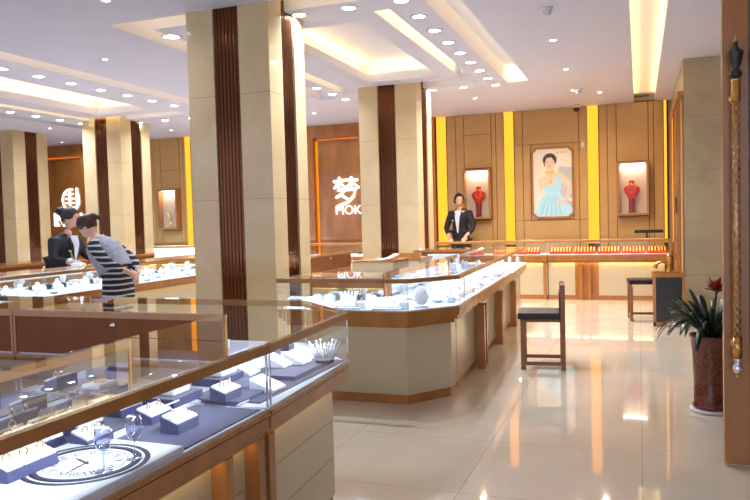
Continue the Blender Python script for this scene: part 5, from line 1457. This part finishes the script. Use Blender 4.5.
# ---- saleswoman at the left island, leaning towards the customer
def saleswoman_left():
    t = thing('person', 'person in a black jacket with a hair bun behind the left counter', 'person', (-6.02, 6.28, 0), -PI / 2 + 0.02)
    J = dict(pel=(0, -.04, 0.80, .13, .105), sp=(0, -.01, 0.92, .115, .09), ch=(0, 0.05, 1.04, .135, .095), uc=(0, 0.08, 1.13, .12, .08), nk=(0, 0.10, 1.20, .046), hd=(0, 0.125, 1.265, .042),
             hl=(-.09, -.03, .74, .085), kl=(-.09, 0.03, .42, .058), al=(-.09, -.04, .09, .038), tl=(-.09, .09, .035, .035),
             hr=(.09, -.03, .74, .085), kr=(.09, 0.03, .42, .058), ar=(.09, -.04, .09, .038), tr=(.09, .09, .035, .035),
             sl=(-.165, .07, 1.13, .05), el=(-.21, .17, .95, .040), wl=(-.17, .42, .925, .026),
             sr=(.165, .07, 1.13, .05), er=(.22, .09, .93, .040), wr=(.14, .30, .905, .026))
    E = [('pel', 'sp'), ('sp', 'ch'), ('ch', 'uc'), ('uc', 'nk'), ('nk', 'hd'), ('pel', 'hl'), ('hl', 'kl'), ('kl', 'al'), ('al', 'tl'), ('pel', 'hr'), ('hr', 'kr'), ('kr', 'ar'), ('ar', 'tr'),
         ('uc', 'sl'), ('sl', 'el'), ('el', 'wl'), ('uc', 'sr'), ('sr', 'er'), ('er', 'wr')]
    JB = dict(J)
    ex = hand(JB, E, 'wl', (.2, 1, -.2), 1, (0, .2, 1), 'l', curl=0.4) + hand(JB, E, 'wr', (-.3, 1, -.15), -1, (0, .2, 1), 'r', curl=0.4)
    rot = Matrix.Rotation(0.3, 3, 'Z') @ Matrix.Rotation(-0.25, 3, 'X')
    hc = Vector((0, .155, 1.40))
    hc = Vector((0, .15, 1.375))
    ex.append(head_shape(hc, rot))
    skin_mesh('body', JB, E, 'skin', t, 'pel', remesh=0.007, extra=ex)
    Jc = {k: (*J[k][:3], J[k][3] + .022, (J[k][4] if len(J[k]) > 4 else J[k][3]) + .022) for k in ('pel', 'sp', 'ch', 'uc', 'sl', 'el', 'sr', 'er')}
    Jc['hem'] = (0, -.04, .71, .165, .13); Jc['uc'] = (0, 0.08, 1.14, .12, .085); Jc['el'] = (*J['el'][:3], .052); Jc['er'] = (*J['er'][:3], .052)
    Jc['cl'] = (-.178, .36, .935, .042); Jc['cr'] = (.155, .25, .915, .042)
    skin_mesh('jacket', Jc, [('pel', 'sp'), ('sp', 'ch'), ('ch', 'uc'), ('uc', 'sl'), ('sl', 'el'), ('el', 'cl'), ('uc', 'sr'), ('sr', 'er'), ('er', 'cr'), ('pel', 'hem')], 'jacket', t, 'pel', remesh=0.012, extra=[MB().ball((0, 0.075, 1.175), 0.088, 10, (1.35, 0.85, 0.62)), MB().ball((0, 0.075, 1.09), 0.15, 12, (1.15, 0.85, 0.75))])
    clothes_front(t, 0.0, 1.14, 0.222, .90, 0.185)
    for a, b in (((-.18, .345, .935), (-.17, .385, .932)), ((.157, .245, .915), (.148, .28, .91))):
        MB().tube([a, b], 0.036, 14).build('cuff', 'shirt', t)
    skin_mesh('trousers', dict(pel=(0, -.04, .79, .14, .115), hl=(-.09, -.03, .72, .098), kl=(-.09, 0.03, .42, .08), al=(-.09, -.03, .1, .07), hr=(.09, -.03, .72, .098), kr=(.09, 0.03, .42, .08), ar=(.09, -.03, .1, .07)),
              [('pel', 'hl'), ('hl', 'kl'), ('kl', 'al'), ('pel', 'hr'), ('hr', 'kr'), ('kr', 'ar')], 'jacket', t, 'pel', remesh=0.015)
    hair_cap(t, hc, rot, 'hair', 'bun'); face(t, hc, rot)
saleswoman_left()

# ---- customer in a striped dress and denim vest bending over the counter, hands behind her back
def customer():
    t = thing('person', 'person in a striped dress and denim vest bending over the left counter', 'person', (-4.70, 5.57, 0), PI / 2 + 0.12)
    J = dict(pel=(0, -.05, 0.76, .15, .13), sp=(0, -.01, 0.89, .125, .10), ch=(0, 0.07, 1.01, .14, .105), uc=(0, 0.13, 1.10, .12, .085), nk=(0, 0.18, 1.175, .045), hd=(0, 0.22, 1.215, .042),
             hl=(-.09, -.04, .68, .095), kl=(-.085, 0.0, .40, .058), al=(-.08, -.05, .08, .036), tl=(-.08, .08, .035, .035),
             hr=(.09, -.04, .68, .095), kr=(.085, 0.0, .40, .058), ar=(.08, -.05, .08, .036), tr=(.08, .08, .035, .035),
             sl=(-.165, .11, 1.10, .052), el=(-.22, -.08, .93, .042), wl=(-.09, -.21, .845, .025),
             sr=(.165, .11, 1.10, .052), er=(.22, -.08, .93, .042), wr=(.07, -.21, .83, .025))
    E = [('pel', 'sp'), ('sp', 'ch'), ('ch', 'uc'), ('uc', 'nk'), ('nk', 'hd'), ('pel', 'hl'), ('hl', 'kl'), ('kl', 'al'), ('al', 'tl'), ('pel', 'hr'), ('hr', 'kr'), ('kr', 'ar'), ('ar', 'tr'),
         ('uc', 'sl'), ('sl', 'el'), ('el', 'wl'), ('uc', 'sr'), ('sr', 'er'), ('er', 'wr')]
    JB = dict(J)
    ex = hand(JB, E, 'wl', (.8, -.35, -.55), 1, (0, -1, .2), 'l', curl=0.5) + hand(JB, E, 'wr', (-.75, -.35, -.6), -1, (0, -1, .2), 'r', curl=0.5)
    rot = Matrix.Rotation(-0.75, 3, 'X')
    hc = Vector((0, .265, 1.275))
    ex.append(head_shape(hc, rot))
    skin_mesh('body', JB, E, 'skin', t, 'pel', remesh=0.007, extra=ex)
    Jd = {k: (*J[k][:3], J[k][3] + .014, (J[k][4] if len(J[k]) > 4 else J[k][3]) + .014) for k in ('pel', 'sp', 'ch', 'uc', 'sl', 'el', 'sr', 'er')}
    Jd['uc'] = (0, .13, 1.10, .115, .08)
    Jd['cl'] = (-.115, -.185, .862, .036); Jd['cr'] = (.095, -.185, .848, .036)
    for sx, q in ((-1, 'l'), (1, 'r')):
        Jd['h' + q] = (sx * .085, -.045, .70, .118); Jd['m' + q] = (sx * .075, -.03, .55, .115); Jd['k' + q] = (sx * .065, -.01, .40, .105)
    skin_mesh('striped_dress', Jd, [('pel', 'sp'), ('sp', 'ch'), ('ch', 'uc'), ('uc', 'sl'), ('sl', 'el'), ('el', 'cl'), ('uc', 'sr'), ('sr', 'er'), ('er', 'cr'), ('pel', 'hl'), ('hl', 'ml'), ('ml', 'kl'), ('pel', 'hr'), ('hr', 'mr'), ('mr', 'kr')], 'stripes', t, 'pel', remesh=0.012)
    v = MB(); N_ = 24; secs = [(0.0, -.015, .85, .155, .150), (0, .0, .90, .152, .138), (0, .05, .98, .165, .142), (0, .10, 1.06, .170, .135), (0, .135, 1.11, .150, .115), (0, .165, 1.15, .085, .075), (0, .175, 1.165, .06, .055)]
    tilt = Matrix.Rotation(-0.45, 3, 'X'); vs = []; fs = []
    for (cx, cy, cz, rx, ry) in secs:
        for i in range(N_):
            a = 2 * PI * i / N_; ca, sa = math.cos(a), math.sin(a)
            q = Vector((rx * math.copysign(abs(ca) ** .8, ca), ry * math.copysign(abs(sa) ** .8, sa), 0)); q = tilt @ q
            vs.append(Vector((cx, cy, cz)) + q)
    for k in range(len(secs) - 1):
        for i in range(N_):
            fs.append((k * N_ + i, k * N_ + (i + 1) % N_, (k + 1) * N_ + (i + 1) % N_, (k + 1) * N_ + i))
    v.add(vs, fs, True); vo = v.build('denim_vest', 'denim', t)
    so2 = vo.modifiers.new('th', 'SOLIDIFY'); so2.thickness = 0.008; so2.offset = 1
    sb = vo.modifiers.new('sb', 'SUBSURF'); sb.levels = 1; sb.render_levels = 1
    MB().tube([(-.06, .145, 1.16), (-.05, .20, 1.15), (.0, .235, 1.13), (.05, .20, 1.15), (.06, .145, 1.16), (0, .105, 1.19)], 0.017, 8, True).build('vest_collar', 'denim', t)
    hair_cap(t, hc, rot, 'hairbrown', 'tail'); face(t, hc, rot)
customer()
t = thing('jewel_cushion', 'white cushion the saleswoman in the bun holds on the counter top', 'jewel cushion', (-5.52, 5.97, 0.8765), 0.4)
MB().bev(-0.05, 0.05, -0.04, 0.04, 0, 0.03, 0.01).build('cushion', 'whitepad', t)
m_ = MB()
for k in range(3): m_.ball((-0.02 + 0.02 * k, 0, 0.035), 0.009, 6)
m_.build('pearls', 'gem', t)
t = thing('jewel_tray', 'flat red tray with gold jewellery behind the two women', 'jewel tray', (-6.95, 8.05, 0.8765), HP)
MB().bev(-0.16, 0.16, -0.10, 0.10, 0, 0.02, 0.003).build('tray', 'red', t)
m_ = MB()
for k in range(6): m_.bev(-0.13 + 0.045 * k, -0.11 + 0.045 * k, -0.08, 0.08, 0.0205, 0.033, 0.003)
m_.build('gold_bars', 'gold', t)
